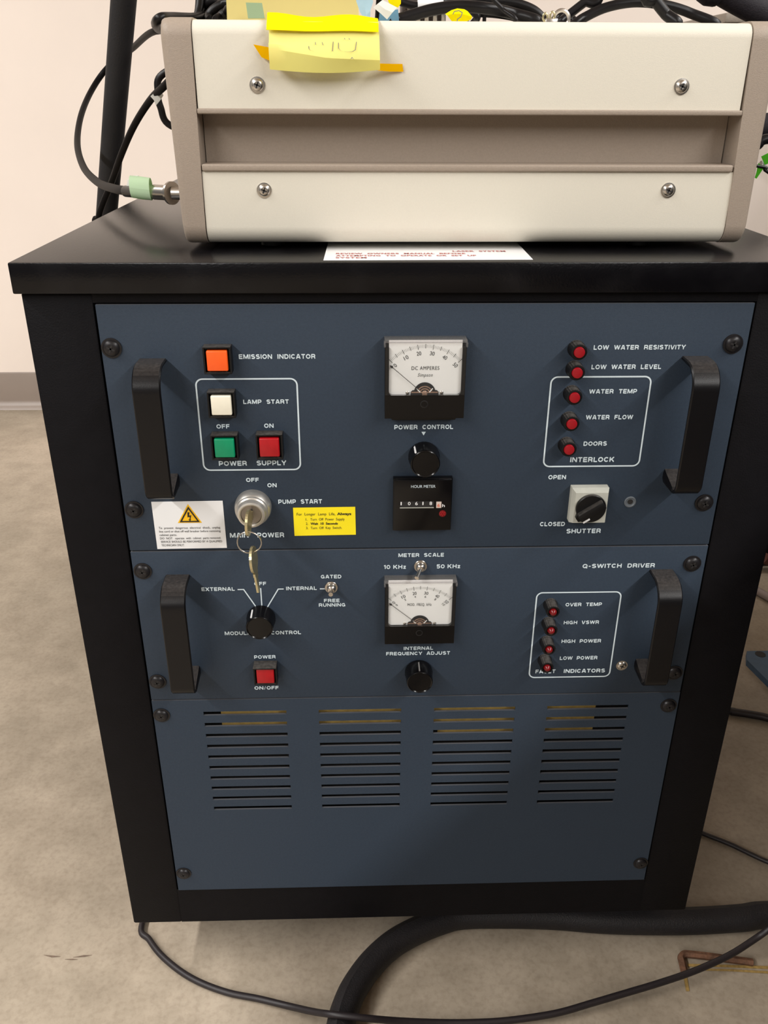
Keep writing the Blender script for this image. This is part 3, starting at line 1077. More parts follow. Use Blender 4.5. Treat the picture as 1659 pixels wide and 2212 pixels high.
# white warning label
bm = new()
v = [bm.verts.new((x / 1000, -0.0002, z / 1000)) for x, z in ((-218.8, 440.6), (-161.8, 441.0), (-161.6, 398.0), (-218.6, 397.6))]
f = bm.faces.new(v)
bm.normal_update()
bmesh.ops.solidify(bm, geom=[f], thickness=0.0002)
lb = obj('warning_label', bm, M_label, psu, at=(-0.19, 0, 0.4), smooth=False, label='white electrical shock warning label')
LY = -0.0007
bm = new()
tri = lambda c, s: [(-0.1897 + s * math.sin(R(120 * k)), c + s * math.cos(R(120 * k))) for k in range(3)]
prism(bm, tri(0.4272, 0.0112), LY, LY + 0.0002)
wt = obj('warning_triangle', bm, M_amber, lb, at=(-0.1897, LY, 0.427), smooth=False)
bm = new()
o3, i3 = tri(0.4270, 0.0094), tri(0.4270, 0.0070)
for k in range(3):
    j = (k + 1) % 3
    bm.faces.new([bm.verts.new((p[0], LY - 0.0002, p[1])) for p in (o3[k], o3[j], i3[j], i3[k])])
obj('triangle_border', bm, M_ink, lb, at=(-0.1897, LY, 0.427), smooth=False)
bm = new()
bx, bz = -0.1897, 0.4270
bolt = [(-0.0010, 0.0042), (0.0006, 0.0042), (0.0000, 0.0012), (0.0018, 0.0016), (0.0008, -0.0022), (0.0015, -0.0018), (0.0004, -0.0038), (-0.0009, -0.0022), (0.0001, -0.0021), (0.0004, 0.0002), (-0.0014, -0.0004)]
bm.faces.new([bm.verts.new((bx + x, LY - 0.0002, bz + z)) for x, z in bolt])
obj('lightning_bolt', bm, M_ink, lb, at=(bx, LY, bz), smooth=False)
for k, (t, w) in enumerate((('To  prevent  dangerous  electrical  shock,  unplug', 0.0497), ('line cord or shut off wall breaker before removing', 0.0497), ('cabinet parts.', 0.0140), ('DO  NOT   operate  with  cabinet  parts removed.', 0.0495), ('SERVICE SHOULD BE PERFORMED BY A QUALIFIED', 0.0498), ('TECHNICIAN ONLY!', 0.0184))):
    lettering(t, -0.2153 + (0.0004 if k > 3 else 0), 0.4162 - k * 0.00318, w, 0.0019, LY, M_ink, lb, 0.0, 1.0)

# yellow lamp life label
bm = new()
v = [bm.verts.new((x / 1000, -0.0002, z / 1000)) for x, z in ((-105.7, 434.1), (-55.4, 434.4), (-55.1, 409.0), (-105.5, 408.5))]
f = bm.faces.new(v)
bm.normal_update()
bmesh.ops.solidify(bm, geom=[f], thickness=0.0002)
yl = obj('lamp_life_label', bm, M_yellow, psu, at=(-0.08, 0, 0.41), smooth=False, label='yellow lamp life reminder label')
lettering('For  Longer  Lamp  Life,', -0.1029, 0.4272, 0.0312, 0.0024, LY, M_ink, yl, 0.0, 1.05)
lettering('Always', -0.0702, 0.4272, 0.0115, 0.0024, LY, M_ink, yl, 0.03, 1.0)
for t, x, z, w, b in (('1.', -0.0958, 0.4225, 0.0015, 0.0), ('Turn  Off  Power  Supply', -0.0920, 0.4225, 0.0278, 0.0), ('2.', -0.0958, 0.4186, 0.0018, 0.0), ('Wait  10  Seconds', -0.0920, 0.4186, 0.0222, 0.03), ('3.', -0.0958, 0.4147, 0.0018, 0.0), ('Turn  Off  Key  Switch.', -0.0920, 0.4147, 0.0256, 0.0)):
    lettering(t, x, z, w, 0.0022, LY, M_ink, yl, b, 1.03)

# ------------------------------------------------------------------ middle unit: Q-switch driver
qsw = thing('switch_driver_unit', (0, 0, 0.2425), 'middle slate blue rack unit lettered Q-SWITCH DRIVER with the frequency meter', 'control panel', 'rack units in the black cabinet')
panel_plate('front_panel', 0.2429, 0.3949, qsw)
for x, z in ((-0.2330, 0.3769), (-0.2333, 0.2635), (0.2300, 0.3778), (0.2323, 0.2643)):
    panel_screw(x, z, qsw)
handle(-0.2045, 0.3730, 0.2682, qsw)
handle(0.2045, 0.3725, 0.2685, qsw)
legend([
    ("METER  SCALE", -19.8, 387.4, 38.1, 3.40), ("10 KHz", -31.9, 376.1, 18.6, 3.71), ("50 KHz", 12.4, 376.1, 20.1, 3.72),
    ("INTERNAL", -14.0, 293.4, 25.9, 3.41), ("FREQUENCY  ADJUST", -29.5, 287.9, 56.7, 3.48),
    ("EXTERNAL", -186.0, 356.7, 27.9, 3.41), ("OFF", -141.3, 361.6, 10.0, 3.31), ("INTERNAL", -114.7, 356.5, 25.9, 3.42),
    ("GATED", -85.0, 367.6, 17.2, 3.38), ("FREE", -83.0, 344.0, 13.3, 3.25), ("RUNNING", -87.5, 339.6, 22.7, 3.27),
    ("MODULATION  CONTROL", -169.9, 311.8, 66.0, 3.61), ("POWER", -146.0, 286.5, 18.8, 3.47), ("ON/OFF", -147.8, 252.7, 21.6, 3.60),
    ("Q-SWITCH  DRIVER", 136.5, 374.6, 61.8, 3.93), ("OVER  TEMP", 125.7, 336.7, 31.6, 3.40), ("HIGH  VSWR", 125.9, 318.2, 31.1, 3.47),
    ("HIGH  POWER", 125.8, 298.5, 35.3, 3.55), ("LOW  POWER", 126.0, 280.3, 33.9, 3.63), ("FAULT", 105.3, 265.9, 18.1, 3.89),
    ("INDICATORS", 131.0, 265.9, 37.4, 4.00)], PY, qsw)
outline(0.0998, 0.1730, 0.2613, 0.3507, 0.0050, 0.0012, PY, qsw)
for pts in ([(-155.7, 357.7), (-150.6, 357.7), (-141.3, 340.4)], [(-136.2, 358.9), (-136.2, 341.2)], [(-116.8, 357.7), (-121.4, 357.7), (-131.5, 339.9)], [(-86.2, 357.4), (-81.9, 357.4)]):
    bm = stroke(new(), [(x / 1000, z / 1000) for x, z in pts], 0.0010, PY)
    obj('legend_line', bm, M_white, qsw, at=(pts[0][0] / 1000, PY, pts[0][1] / 1000), smooth=False)
for z in (0.3389, 0.3200, 0.3003, 0.2808):
    indicator(0.1122, z, qsw, 0.0033, 0.0130, M_dimlens, 0.0058, dome=True)
panel_meter(-0.0012, 0.3700, 0.3070, 0.3250, 0.0105, qsw, ['0', '10', '20', '30', '40', '50'],
            [('MOD. FREQ. kHz', -0.0107, 0.0188, 0.0204, 0.0026, 0, 0.0, M_ink)], None,
            second=['0', '2', '4', '6', '8', '10'], label='white frequency meter reading zero')
knob(-0.1373, 0.3297, qsw, mark=-33)
knob(-0.0004, 0.2705, qsw, mark=-2, m_mark=M_greyink)
push_button(-0.1362, 0.2740, M_red, qsw, hood=0.0035, d=0.0085, label='red square push button under a dusty hood')


def toggle(x, z, tip, parent):
    bm = new()
    lathe(bm, x, z, [(0.0056, 0), (0.0056, 0.0014), (0.0053, 0.0018), (0.0040, 0.0019), (0.0038, 0.0040), (0.0034, 0.0052), (0.0026, 0.0060), (0.0016, 0.0062)], 6 * 6)
    p = obj('toggle_switch', bm, M_steel, parent, at=(x, 0, z))
    bm = new()
    tube(bm, [(x, -0.0050, z), tip], 0.0013, 10, raw=True, r1=0.0019)
    obj('toggle_lever', bm, M_steel, p, at=(x, -0.005, z))
    return p


toggle(-0.0012, 0.3788, (-0.0052, -0.0150, 0.3755), qsw)
toggle(-0.0764, 0.3592, (-0.0766, -0.0140, 0.3600), qsw)
panel_screw(0.1830, 0.2732, qsw, M_steel, 0.0042, label='bright steel screw')

# ------------------------------------------------------------------ lower vent panel
vent = thing('vent_panel', (0, 0, 0), 'lower slate blue vent panel with four columns of horizontal slots', 'vent panel', 'rack units in the black cabinet')
bm = new()
xs = [-0.2413, -0.1960, -0.1205, -0.0910, -0.0153, 0.0148, 0.0900, 0.1196, 0.1953, 0.2413]
zs = [-0.0006]
for k in range(9, -1, -1):
    c = 0.2263 - k * 0.012860
    zs += [c - 0.0021, c + 0.0021]
zs.append(0.2417)
slot = lambda i, j: i % 2 == 1 and j % 2 == 1
grid = {}
for i, x in enumerate(xs):
    for j, z in enumerate(zs):
        for s, y in ((0, 0.0), (1, 0.0019)):
            grid[i, j, s] = bm.verts.new((x, y, z))
nx, nz = len(xs) - 1, len(zs) - 1
solid = {(i, j) for i in range(nx) for j in range(nz) if not slot(i, j)}
for i, j in solid:
    for s in (0, 1):
        bm.faces.new([grid[a, b, s] for a, b in ((i, j), (i + 1, j), (i + 1, j + 1), (i, j + 1))])
    for (di, dj), (p, q) in (((-1, 0), ((i, j), (i, j + 1))), ((1, 0), ((i + 1, j), (i + 1, j + 1))), ((0, -1), ((i, j), (i + 1, j))), ((0, 1), ((i, j + 1), (i + 1, j + 1)))):
        if (i + di, j + dj) not in solid:
            bm.faces.new([grid[(*p, 0)], grid[(*q, 0)], grid[(*q, 1)], grid[(*p, 1)]])
obj('slotted_panel', bm, M_panel, vent, at=(0, 0, 0), smooth=False)
for x, z in ((-0.2338, 0.2257), (-0.2335, 0.0239), (0.2325, 0.2271), (0.2342, 0.0239)):
    panel_screw(x, z, vent)
bm = new()
box(bm, -0.182, 0.168, 0.010, 0.013, 0.2035, 0.2262)
box(bm, 0.020, 0.168, 0.010, 0.013, 0.1880, 0.2035)
obj('inner_bracket', bm, M_tan, vent, at=(0, 0.01, 0.205), smooth=False, label='tan metal strip seen through the top slots')
bm = new()
box(bm, -0.240, 0.240, 0.030, 0.034, 0.0, 0.238)  # black sheet standing in for the shade inside, behind the slots
obj('dark_interior_sheet', bm, M_ink, vent, at=(0, 0.03, 0), smooth=False)


# ------------------------------------------------------------------ keys
def key_bm(bow_c, bow_r, blade_from, blade_to, hole, thick=0.0020):
    """A key cut from flat stock lying in the y-z plane; hole is (y, z, radius)."""
    bm = new()
    n = 28
    outer = [(bow_c[0] + bow_r[0] * math.cos(2 * math.pi * k / n), bow_c[1] + bow_r[1] * math.sin(2 * math.pi * k / n)) for k in range(n)]
    inner = [(hole[0] + hole[2] * math.cos(2 * math.pi * k / n), hole[1] + hole[2] * math.sin(2 * math.pi * k / n)) for k in range(n)]
    V = {}
    for s, x in ((0, -thick / 2), (1, thick / 2)):
        V[s] = ([bm.verts.new((x, *p)) for p in outer], [bm.verts.new((x, *p)) for p in inner])
        for k in range(n):
            j = (k + 1) % n
            bm.faces.new((V[s][0][k], V[s][0][j], V[s][1][j], V[s][1][k]))
    for r_ in (0, 1):
        for k in range(n):
            j = (k + 1) % n
            bm.faces.new((V[0][r_][k], V[0][r_][j], V[1][r_][j], V[1][r_][k]))
    # blade with shoulder and bitting
    a, b = Vector(blade_from), Vector(blade_to)
    t = (b - a).normalized()
    nn = Vector((-t.y, t.x))
    L = (b - a).length
    prof = [(0, 0.0048), (0.003, 0.0048), (0.003, 0.0036)]
    up = [a + t * s + nn * w for s, w in prof]
    cuts = []
    for k in range(8):
        s = 0.006 + (L - 0.008) * k / 7
        cuts.append(a + t * s + nn * (0.0036 - 0.0014 * (k % 2) - 0.0006 * ((k * 5) % 3)))
    low = [b, b - nn * 0.0030 - t * 0.002, a + t * 0.003 - nn * 0.0036, a + t * 0.003 - nn * 0.0048, a - nn * 0.0048]
    prism_x(bm, [(p.x, p.y) for p in up + cuts + low], -thick * 0.42, thick * 0.42)
    return bm


def place(bm, x, yaw, roll, piv):
    bmesh.ops.rotate(bm, cent=(0, piv[0], piv[1]), matrix=Matrix.Rotation(R(yaw), 3, 'Z'), verts=bm.verts)
    bmesh.ops.rotate(bm, cent=(0, piv[0], piv[1]), matrix=Matrix.Rotation(R(roll), 3, 'Y'), verts=bm.verts)
    bmesh.ops.translate(bm, verts=bm.verts, vec=(x, 0, 0))
    return bm


bm = key_bm((-0.0310, 0.4362), (0.0095, 0.0108), (-0.0225, 0.4362), (-0.0130, 0.4362), (-0.0365, 0.4300, 0.0016))
place(bm, -0.1380, -5, 2, (-0.0300, 0.4362))
k1 = tag(obj('key', bm, M_brass, at=(-0.138, -0.031, 0.4362), smooth=False), 'flat metal key pushed into the round key switch', 'key', 'keys on the split ring')
bm = new()
ring = [(-0.1378 + 0.0093 * math.cos(2 * math.pi * k / 48), -0.0352 - 0.0006 * math.sin(4 * math.pi * k / 48), 0.4214 + 0.0093 * math.sin(2 * math.pi * k / 48)) for k in range(49)]
tube(bm, ring, 0.00055, 8, raw=True)
tag(obj('key_ring', bm, M_steel, at=(-0.1378, -0.0352, 0.4214)), 'thin steel split ring hanging from the key in the switch', 'key ring')
bm = key_bm((-0.0345, 0.4055), (0.0100, 0.0112), (-0.0345, 0.3950), (-0.0335, 0.3745), (-0.0350, 0.4126, 0.0016))
place(bm, -0.1362, -6, -4, (-0.0345, 0.4126))
tag(obj('key', bm, M_brass, at=(-0.1362, -0.0345, 0.4055), smooth=False), 'spare brass key dangling at the bottom of the split ring', 'key', 'keys on the split ring')

# ------------------------------------------------------------------ the instrument on top
CY = 0.040
ins = thing('bench_instrument', (0.03, 0.25, LT), 'off-white electronics instrument with taupe side castings standing on the cabinet lid', 'instrument')
ZB, ZT = 0.6338, 0.7805
XL, XR = -0.1622, 0.2218
DEP = 0.46


def front_profile(z0, z1, r0, r1, y=CY, back=0.006):
    p = []
    if r1:
        for k in range(9):
            a = R(90 + 11.25 * k)
            p.append((y + r1 + r1 * math.cos(a), z1 - r1 + r1 * math.sin(a)))
        p = [(y + r1 + back, z1)] + p
    else:
        p = [(y + back, z1), (y, z1)]
    if r0:
        q = []
        for k in range(9):
            a = R(180 + 11.25 * k)
            q.append((y + r0 + r0 * math.cos(a), z0 + r0 + r0 * math.sin(a)))
        p += q + [(y + r0 + back, z0)]
    else:
        p += [(y, z0), (y + back, z0)]
    return p


bm = new()
prism_x(bm, front_profile(0.7258, ZT, 0, 0.0095, back=0.030), XL, XR)
up = obj('upper_front_panel', bm, M_case, ins, at=(0.03, CY, 0.7258), sharp=40)
bm = new()
prism_x(bm, front_profile(ZB, 0.6847, 0.0125, 0, back=0.030), XL - 0.001, XR + 0.0035)
lp = obj('lower_front_panel', bm, M_case, ins, at=(0.03, CY, ZB), sharp=40)
# recessed channel with its two lips
bm = new()
xa, xb = XL - 0.0006, XR + 0.0016
box(bm, xa, xb, CY - 0.0022, CY + 0.026, 0.7222, 0.7258, 0.0010, 3)
box(bm, xa, xb, CY - 0.0022, CY + 0.026, 0.6847, 0.6896, 0.0012, 3)
box(bm, xa, xb, CY + 0.0225, CY + 0.026, 0.688, 0.724)
obj('recessed_channel', bm, M_taupe, ins, at=(0.03, CY, 0.69))
# top, bottom and back sheets
bm = new()
box(bm, XL, XR, CY + 0.030, CY + DEP, ZT - 0.002, ZT)
box(bm, XL, XR, CY + 0.036, CY + DEP, ZB, ZB + 0.002)
box(bm, XL, XR, CY + DEP - 0.002, CY + DEP, ZB + 0.002, ZT - 0.002)
obj('case_cover', bm, M_case, ins, at=(0.03, 0.3, ZT), smooth=False)


def casting(xo_t, xi_t, xo_b, xi_b, side):
    """Side casting: rounded front top and bottom, soft outer edge."""
    y0 = CY - 0.0012
    zb, zt = ZB - 0.0005, ZT + 0.0014
    prof = []
    for k in range(9):
        a = R(90 + 11.25 * k)
        prof.append((y0 + 0.012 + 0.012 * math.cos(a), zt - 0.012 + 0.012 * math.sin(a)))
    for k in range(9):
        a = R(180 + 11.25 * k)
        prof.append((y0 + 0.014 + 0.014 * math.cos(a), zb + 0.014 + 0.014 * math.sin(a)))
    prof = [(CY + DEP, zt)] + prof + [(CY + DEP, zb)]
    cy, cz = CY + DEP / 2, (zt + zb) / 2
    bm = new()
    rows = []
    steps = [(0.0, 0.0), (0.70, 0.0), (0.86, 0.0008), (0.95, 0.0026), (1.0, 0.0062)]
    for u, ins_ in steps:
        row = []
        for y, z in prof:
            tz = (z - zb) / (zt - zb)
            xi = xi_b + (xi_t - xi_b) * tz
            xo = xo_b + (xo_t - xo_b) * tz
            x = xi + (xo - xi) * u
            yy = y + ins_ * (1 if y < cy else 0)
            zz = z + (ins_ * 0.5 if z < cz else -ins_ * 0.5)
            row.append(bm.verts.new((x, yy, zz)))
        rows.append(row)
    n = len(prof)
    for a, b in zip(rows, rows[1:]):
        for k in range(n):
            bm.faces.new((a[k], a[(k + 1) % n], b[(k + 1) % n], b[k]))
    bm.faces.new(rows[0])
    bm.faces.new(rows[-1])
    return obj('side_casting', bm, M_taupe, ins, at=((xo_t + xi_t) / 2, CY, zb), sharp=50)


casting(-0.1845, XL - 0.0005, -0.1812, XL - 0.0018, -1)
casting(0.2428, XR + 0.0005, 0.2428, XR + 0.0042, 1)
for x, z in ((-0.1200, 0.7405), (0.1774, 0.7409), (-0.1191, 0.6718), (0.1782, 0.6722)):
    s = panel_screw(x, z, ins, M_steel, 0.0044, y0=CY)
for x in (-0.118, 0.172):
    for y in (0.075, 0.42):
        bm = new()
        lathe(bm, 0, 0, [(0.009, 0.0002), (0.0085, 0.0056)], 24)
        bmesh.ops.rotate(bm, cent=(0, 0, 0), matrix=Matrix.Rotation(R(-90), 3, 'X'), verts=bm.verts)
        bmesh.ops.translate(bm, verts=bm.verts, vec=(x, y, LT + 0.0056 if False else LT))
        obj('rubber_foot', bm, M_matte, ins, at=(x, y, LT))

# ------------------------------------------------------------------ note taped to the instrument
nt_ = thing('paper_note', (-0.073, 0.034, 0.766), 'pale yellow paper note taped over the top front edge of the off-white instrument', 'note')
prof = [(0.0385, 0.7790), (0.0365, 0.7755), (0.0335, 0.7710), (0.0300, 0.7660), (0.0265, 0.7610), (0.0250, 0.7580), (0.0262, 0.7550), (0.0280, 0.7500)]
grid = []
N = 12
for j, (y, z) in enumerate(prof):
    row = []
    for i in range(N + 1):
        u = i / N
        x = -0.1098 + (0.0740 + 0.0006 * j / 7) * u
        wav = 0.0012 * math.sin(u * 6.0 + j * 0.4) * (j / 7)
        cr_ = 0.0045 * (1 - min(1, u * 1.9)) if j in (4, 5) else 0.0
        dz_ = (-0.0020 * math.sin(math.pi * u) * (1 if j == 7 else 0)) - (0.0012 if j == 7 and u > 0.5 else 0) * 0
        row.append((x, y + wav - 0.0006 * j * u * 0.4, z + cr_ + dz_ - (0.0022 * u if j in (5, 6) else 0)))
    grid.append(row)
obj('note_sheet', sheet(new(), grid, 0.00025), M_note, nt_, at=(-0.073, 0.03, 0.766))
grid = []
for j, (y, z) in enumerate([(0.0620, 0.7835), (0.0520, 0.7832), (0.0450, 0.7822), (0.0405, 0.7800), (0.0352, 0.7765), (0.0326, 0.7722)]):
    row = []
    for i in range(N + 1):
        u = i / N
        x = -0.1112 + 0.0750 * u
        z2 = z + 0.0011 * math.sin(u * 9 + 1.2) * (1 if j < 3 else 0.25) + (0.0010 * (1 - u) if j < 3 else 0)
        row.append((x, y - 0.0010, z2 - 0.0004 * u + (0.0012 if j == 5 else 0)))
    grid.append(row)
obj('folded_tape', sheet(new(), grid, 0.0003), M_tape, nt_, at=(-0.073, 0.045, 0.78), label='bright yellow tape folded over the top edge')
for pts in ([(-0.1208, 0.0368, 0.7652), (-0.1090, 0.0318, 0.7632), (-0.1000, 0.0275, 0.7624)], [(-0.0372, 0.0290, 0.7540), (-0.0280, 0.0360, 0.7540), (-0.0195, 0.0385, 0.7540)]):
    top = [Vector(p) for p in pts]
    w0 = 0.0085 if pts[0][0] < -0.1 else 0.0048
    skew = 0.0050 if pts[0][0] < -0.1 else 0.0004
    grid = [[p for p in top], [p + Vector((skew * (1 if k == 0 else 0.2) + (0.0006 if k == 2 else 0), 0.0004, -w0 * (1.0 if k else 0.9))) for k, p in enumerate(top)]]
    obj('tape_strip', sheet(new(), grid, 0.0002), M_otape, nt_, at=pts[1], label='orange tape strip')
# faint pencil strokes on the note


def pencil(pts, w=0.00022):
    bm = new()
    L = []
    for x, z in pts:
        y = 0.0335 + (z - 0.7710) * 0.70 - 0.0018
        L.append((bm.verts.new((x - w, y, z + w * 0.3)), bm.verts.new((x + w, y, z - w * 0.3))))
    for a, b in zip(L, L[1:]):
        bm.faces.new((a[0], a[1], b[1], b[0]))
    return bm


arcp = lambda cx, cz, rx, rz, a0, a1: [(cx + rx * math.cos(R(a)), cz + rz * math.sin(R(a))) for a in range(a0, a1 + 1, 12)]
for pts in ([(-0.0631, 0.7662)] + arcp(-0.0570, 0.7632, 0.0061, 0.0026, 185, 340) + [(-0.0510, 0.7668)], [(-0.0666, 0.7668), (-0.0672, 0.7610)], [(-0.0830, 0.7640)] + arcp(-0.0795, 0.7628, 0.0034, 0.0018, 180, 265), [(-0.0786, 0.7664), (-0.0784, 0.7648)], [(-0.0740, 0.7664), (-0.0735, 0.7646)], [(-0.0590, 0.7690), (-0.0588, 0.7682)], [(-0.0560, 0.7690), (-0.0556, 0.7680)], [(-0.0548, 0.7564), (-0.0540, 0.7574), (-0.0533, 0.7562)]):
    obj('pencil_stroke', pencil(pts), M_greyink, nt_, at=(pts[0][0], 0.03, pts[0][1]), smooth=False)

# ------------------------------------------------------------------ clutter on top of the instrument
TZ = ZT
sh = sheet(new(), [[(-0.1545 + 0.106 * u - 0.004 * v, 0.165 + 0.055 * v + 0.004 * math.sin(3 * u + 1), TZ + 0.0010 + 0.105 * v + 0.0065 * u) for u in (0, .2, .4, .6, .8, 1)] for v in (0, .08, .2, .4, .6, .8, 1)], 0.0004)
ys = thing('paper_sheet', (-0.10, 0.17, TZ), 'dull yellow paper sheet standing up among the cables on the instrument', 'paper')
obj('sheet', sh, M_sheet, ys, at=(-0.10, 0.17, TZ))
bm = sheet(new(), [[(-0.1374, 0.1580, 0.7991), (-0.1247, 0.1580, 0.7989)], [(-0.1355, 0.1500, 0.7878), (-0.1224, 0.1500, 0.7879)]], 0.0003)
obj('tape_patch', bm, paper('pale_green_patch', lin(158, 178, 142), 0.3), ys, at=(-0.13, 0.155, TZ), label='pale blue green tape patch')

bm = sheet(new(), [[(-0.0512, 0.1300, 0.8035), (-0.0455, 0.1300, 0.8036), (-0.0399, 0.1300, 0.8036)], [(-0.0505, 0.1300, 0.7981), (-0.0449, 0.1280, 0.7979), (-0.0378, 0.1300, 0.7982)], [(-0.0477, 0.1300, 0.7914), (-0.0435, 0.1280, 0.7906), (-0.0400, 0.1300, 0.7926)], [(-0.0442, 0.1300, 0.7865), (-0.0414, 0.1280, 0.7857), (-0.0403, 0.1300, 0.7871)]], 0.0003)
tag(obj('paper_tag', bm, M_bpaper, at=(-0.0442, 0.1300, 0.7858)), 'light blue paper tag sticking up beside the yellow paper sheet', 'tag')
bm = sheet(new(), [[(-0.0309, 0.1250, 0.7990), (-0.0253, 0.1250, 0.7966), (-0.0197, 0.1250, 0.7942)], [(-0.0344, 0.1240, 0.7965), (-0.0289, 0.1220, 0.7927), (-0.0232, 0.1240, 0.7908)], [(-0.0379, 0.1250, 0.7941), (-0.0323, 0.1240, 0.7901), (-0.0273, 0.1250, 0.7862)]], 0.0003)
tag(obj('paper_tag', bm, M_wpaper, at=(-0.0277, 0.1250, 0.7862)), 'white pointed paper tag among the cables on the instrument', 'tag')
bm = sheet(new(), [[(-0.0326, 0.1400, 0.7922), (-0.0183, 0.1400, 0.7941)], [(-0.0333, 0.1400, 0.7853), (-0.0174, 0.1400, 0.7854)]], 0.0004)
tag(obj('tape_piece', bm, M_btape, at=(-0.0254, 0.1400, 0.7854)), 'blue grey tape lying behind the white paper tag', 'tape')
bm = sheet(new(), [[(-0.0252, 0.1500, 0.8042), (-0.0158, 0.1500, 0.8043)], [(-0.0258, 0.1500, 0.8005), (-0.0157, 0.1500, 0.7987)], [(-0.0233, 0.1500, 0.7967), (-0.0178, 0.1500, 0.7961)]], 0.0003)
tag(obj('paper_flag', bm, M_tape, at=(-0.0197, 0.1500, 0.7968)), 'yellow tape flag behind the white paper tag', 'flag')
yf = thing('paper_flag', (0.0267, 0.1200, 0.7850), 'yellow tape flag with a pen mark lying on the cables above the instrument edge', 'flag')
bm = sheet(new(), [[(0.0166, 0.1200, 0.7898), (0.0211, 0.1200, 0.7923), (0.0256, 0.1200, 0.7935), (0.0309, 0.1200, 0.7930), (0.0334, 0.1200, 0.7918)], [(0.0179, 0.1180, 0.7888), (0.0219, 0.1160, 0.7896), (0.0260, 0.1150, 0.7896), (0.0317, 0.1160, 0.7891), (0.0369, 0.1180, 0.7880)], [(0.0217, 0.1200, 0.7850), (0.0247, 0.1180, 0.7846), (0.0281, 0.1170, 0.7845), (0.0328, 0.1180, 0.7849), (0.0365, 0.1200, 0.7863)]], 0.0004)
obj('flag_sheet', bm, M_tape, yf, at=(0.0267, 0.1200, 0.7850))
ax, ay, az = (0.0258, 0.1135, 0.7885)
bm = stroke(new(), [(ax - 0.0045 + 0.0004, az + 0.0006), (ax - 0.003, az + 0.0026), (ax + 0.0005, az + 0.0030), (ax + 0.0030, az + 0.0018), (ax + 0.0020, az - 0.0010), (ax - 0.0005, az - 0.0025), (ax - 0.0006, az - 0.0040)], 0.0006, ay)
obj('pen_mark', bm, M_greyink, yf, at=(ax, ay, az), smooth=False)

# cables on and over the instrument, each a thing
G = 'black cables heaped on the instrument'


def top_cable(pts, r, label, m=None, group=G, up=False, ends=(True, True)):
    pts = [Vector(p) for p in pts]
    on_case = lambda p: -0.18 < p.x < 0.24 and p.y < 0.49
    pts = [Vector((p.x, p.y, max(p.z, TZ + r))) if on_case(p) else p for p in pts]

    def onward(p, k):
        # run on to the back of the instrument and down behind it, or up to the ceiling drop
        sx = 0.012 * math.sin(7.0 * k + 40 * p.x)
        if up and p.z > TZ + 0.022:
            return [Vector((p.x + sx, p.y + 0.03, p.z + 0.10)), Vector((p.x + 2 * sx, p.y + 0.10, p.z + 0.40)), Vector((p.x + sx, p.y + 0.18, 1.9)), Vector((p.x, p.y + 0.20, 2.94))]
        out = []
        if p.z > TZ + 0.022:
            out.append(Vector((p.x + sx, p.y + 0.05, p.z + 0.015)))
        xb = max(-0.16, min(0.215, p.x + 2 * sx))
        ya = min(0.40, p.y + 0.09)
        if ya > p.y + 0.02:
            out.append(Vector((xb, ya, TZ + r)))
        return out + [Vector((xb, 0.46, TZ + r + 0.001)), Vector((xb + sx, 0.522, TZ - 0.03)), Vector((xb + sx, 0.545, 0.70)), Vector((xb, 0.56, LT + r))]
    if ends[0]:
        pts = list(reversed(onward(pts[0], 1))) + pts
    if ends[1]:
        pts = pts + onward(pts[-1], 2)
    o = cable('cable', pts, r, m or M_cable)
    tag(o, label, 'cable', group)
    return o


top_cable([(-0.1797, 0.3000, 0.7990), (-0.1872, 0.2000, 0.7915), (-0.1963, 0.1600, 0.7891), (-0.2020, 0.1400, 0.7871), (-0.2100, 0.1600, 0.7842), (-0.2224, 0.2400, 0.7848), (-0.2496, 0.4200, 0.7956), (-0.200, 0.51, 0.72), (-0.17, 0.545, 0.66)], 0.0036, 'glossy black cable looping over the top left corner of the instrument', ends=(True, False))
top_cable([(-0.1866, 0.2600, 0.8231), (-0.1865, 0.2500, 0.8110), (-0.1874, 0.2450, 0.8008), (-0.1886, 0.2400, 0.7927), (-0.1840, 0.2400, 0.7900)], 0.0042, 'black cable rising straight up at the left end of the instrument', up=True)
for k, pts in enumerate(([(-0.1577, 0.2200, 0.7998), (-0.1705, 0.2400, 0.8068), (-0.1818, 0.2500, 0.8048), (-0.1840, 0.2500, 0.7984), (-0.1743, 0.2300, 0.7922), (-0.1583, 0.2200, 0.7909)],
                         [(-0.1591, 0.2300, 0.8095), (-0.1747, 0.2600, 0.8113), (-0.1871, 0.2700, 0.8084), (-0.1884, 0.2700, 0.8027), (-0.1833, 0.2600, 0.7962)],
                         [(-0.1716, 0.2100, 0.7895), (-0.1743, 0.2100, 0.7936), (-0.1701, 0.2100, 0.7983), (-0.1628, 0.2100, 0.8018), (-0.1510, 0.2100, 0.8045)],
                         [(-0.1650, 0.1900, 0.7876), (-0.1624, 0.1900, 0.7916), (-0.1576, 0.1900, 0.7946), (-0.1499, 0.1900, 0.7963)])):
    top_cable(pts, 0.0036, ('black cable coil loop at the left of the yellow sheet, outer loop', 'black cable coil loop at the left of the yellow sheet, highest loop', 'black cable coil loop touching the left edge of the yellow sheet', 'shortest black cable loop at the foot of the yellow sheet')[k])
top_cable([(-0.0252, 0.1700, 0.8091), (-0.0185, 0.1700, 0.8034), (-0.0110, 0.1700, 0.8003), (-0.0013, 0.1700, 0.7987), (0.0129, 0.1700, 0.7991), (0.0259, 0.1700, 0.7992), (0.0403, 0.1800, 0.7975), (0.0482, 0.1800, 0.7910)], 0.0030, 'black cable wearing a white printed sleeve above the instrument')
x0, y0, z0 = (-0.0013, 0.1700, 0.7991)
x1, y1, z1 = (0.0192, 0.1700, 0.7995)
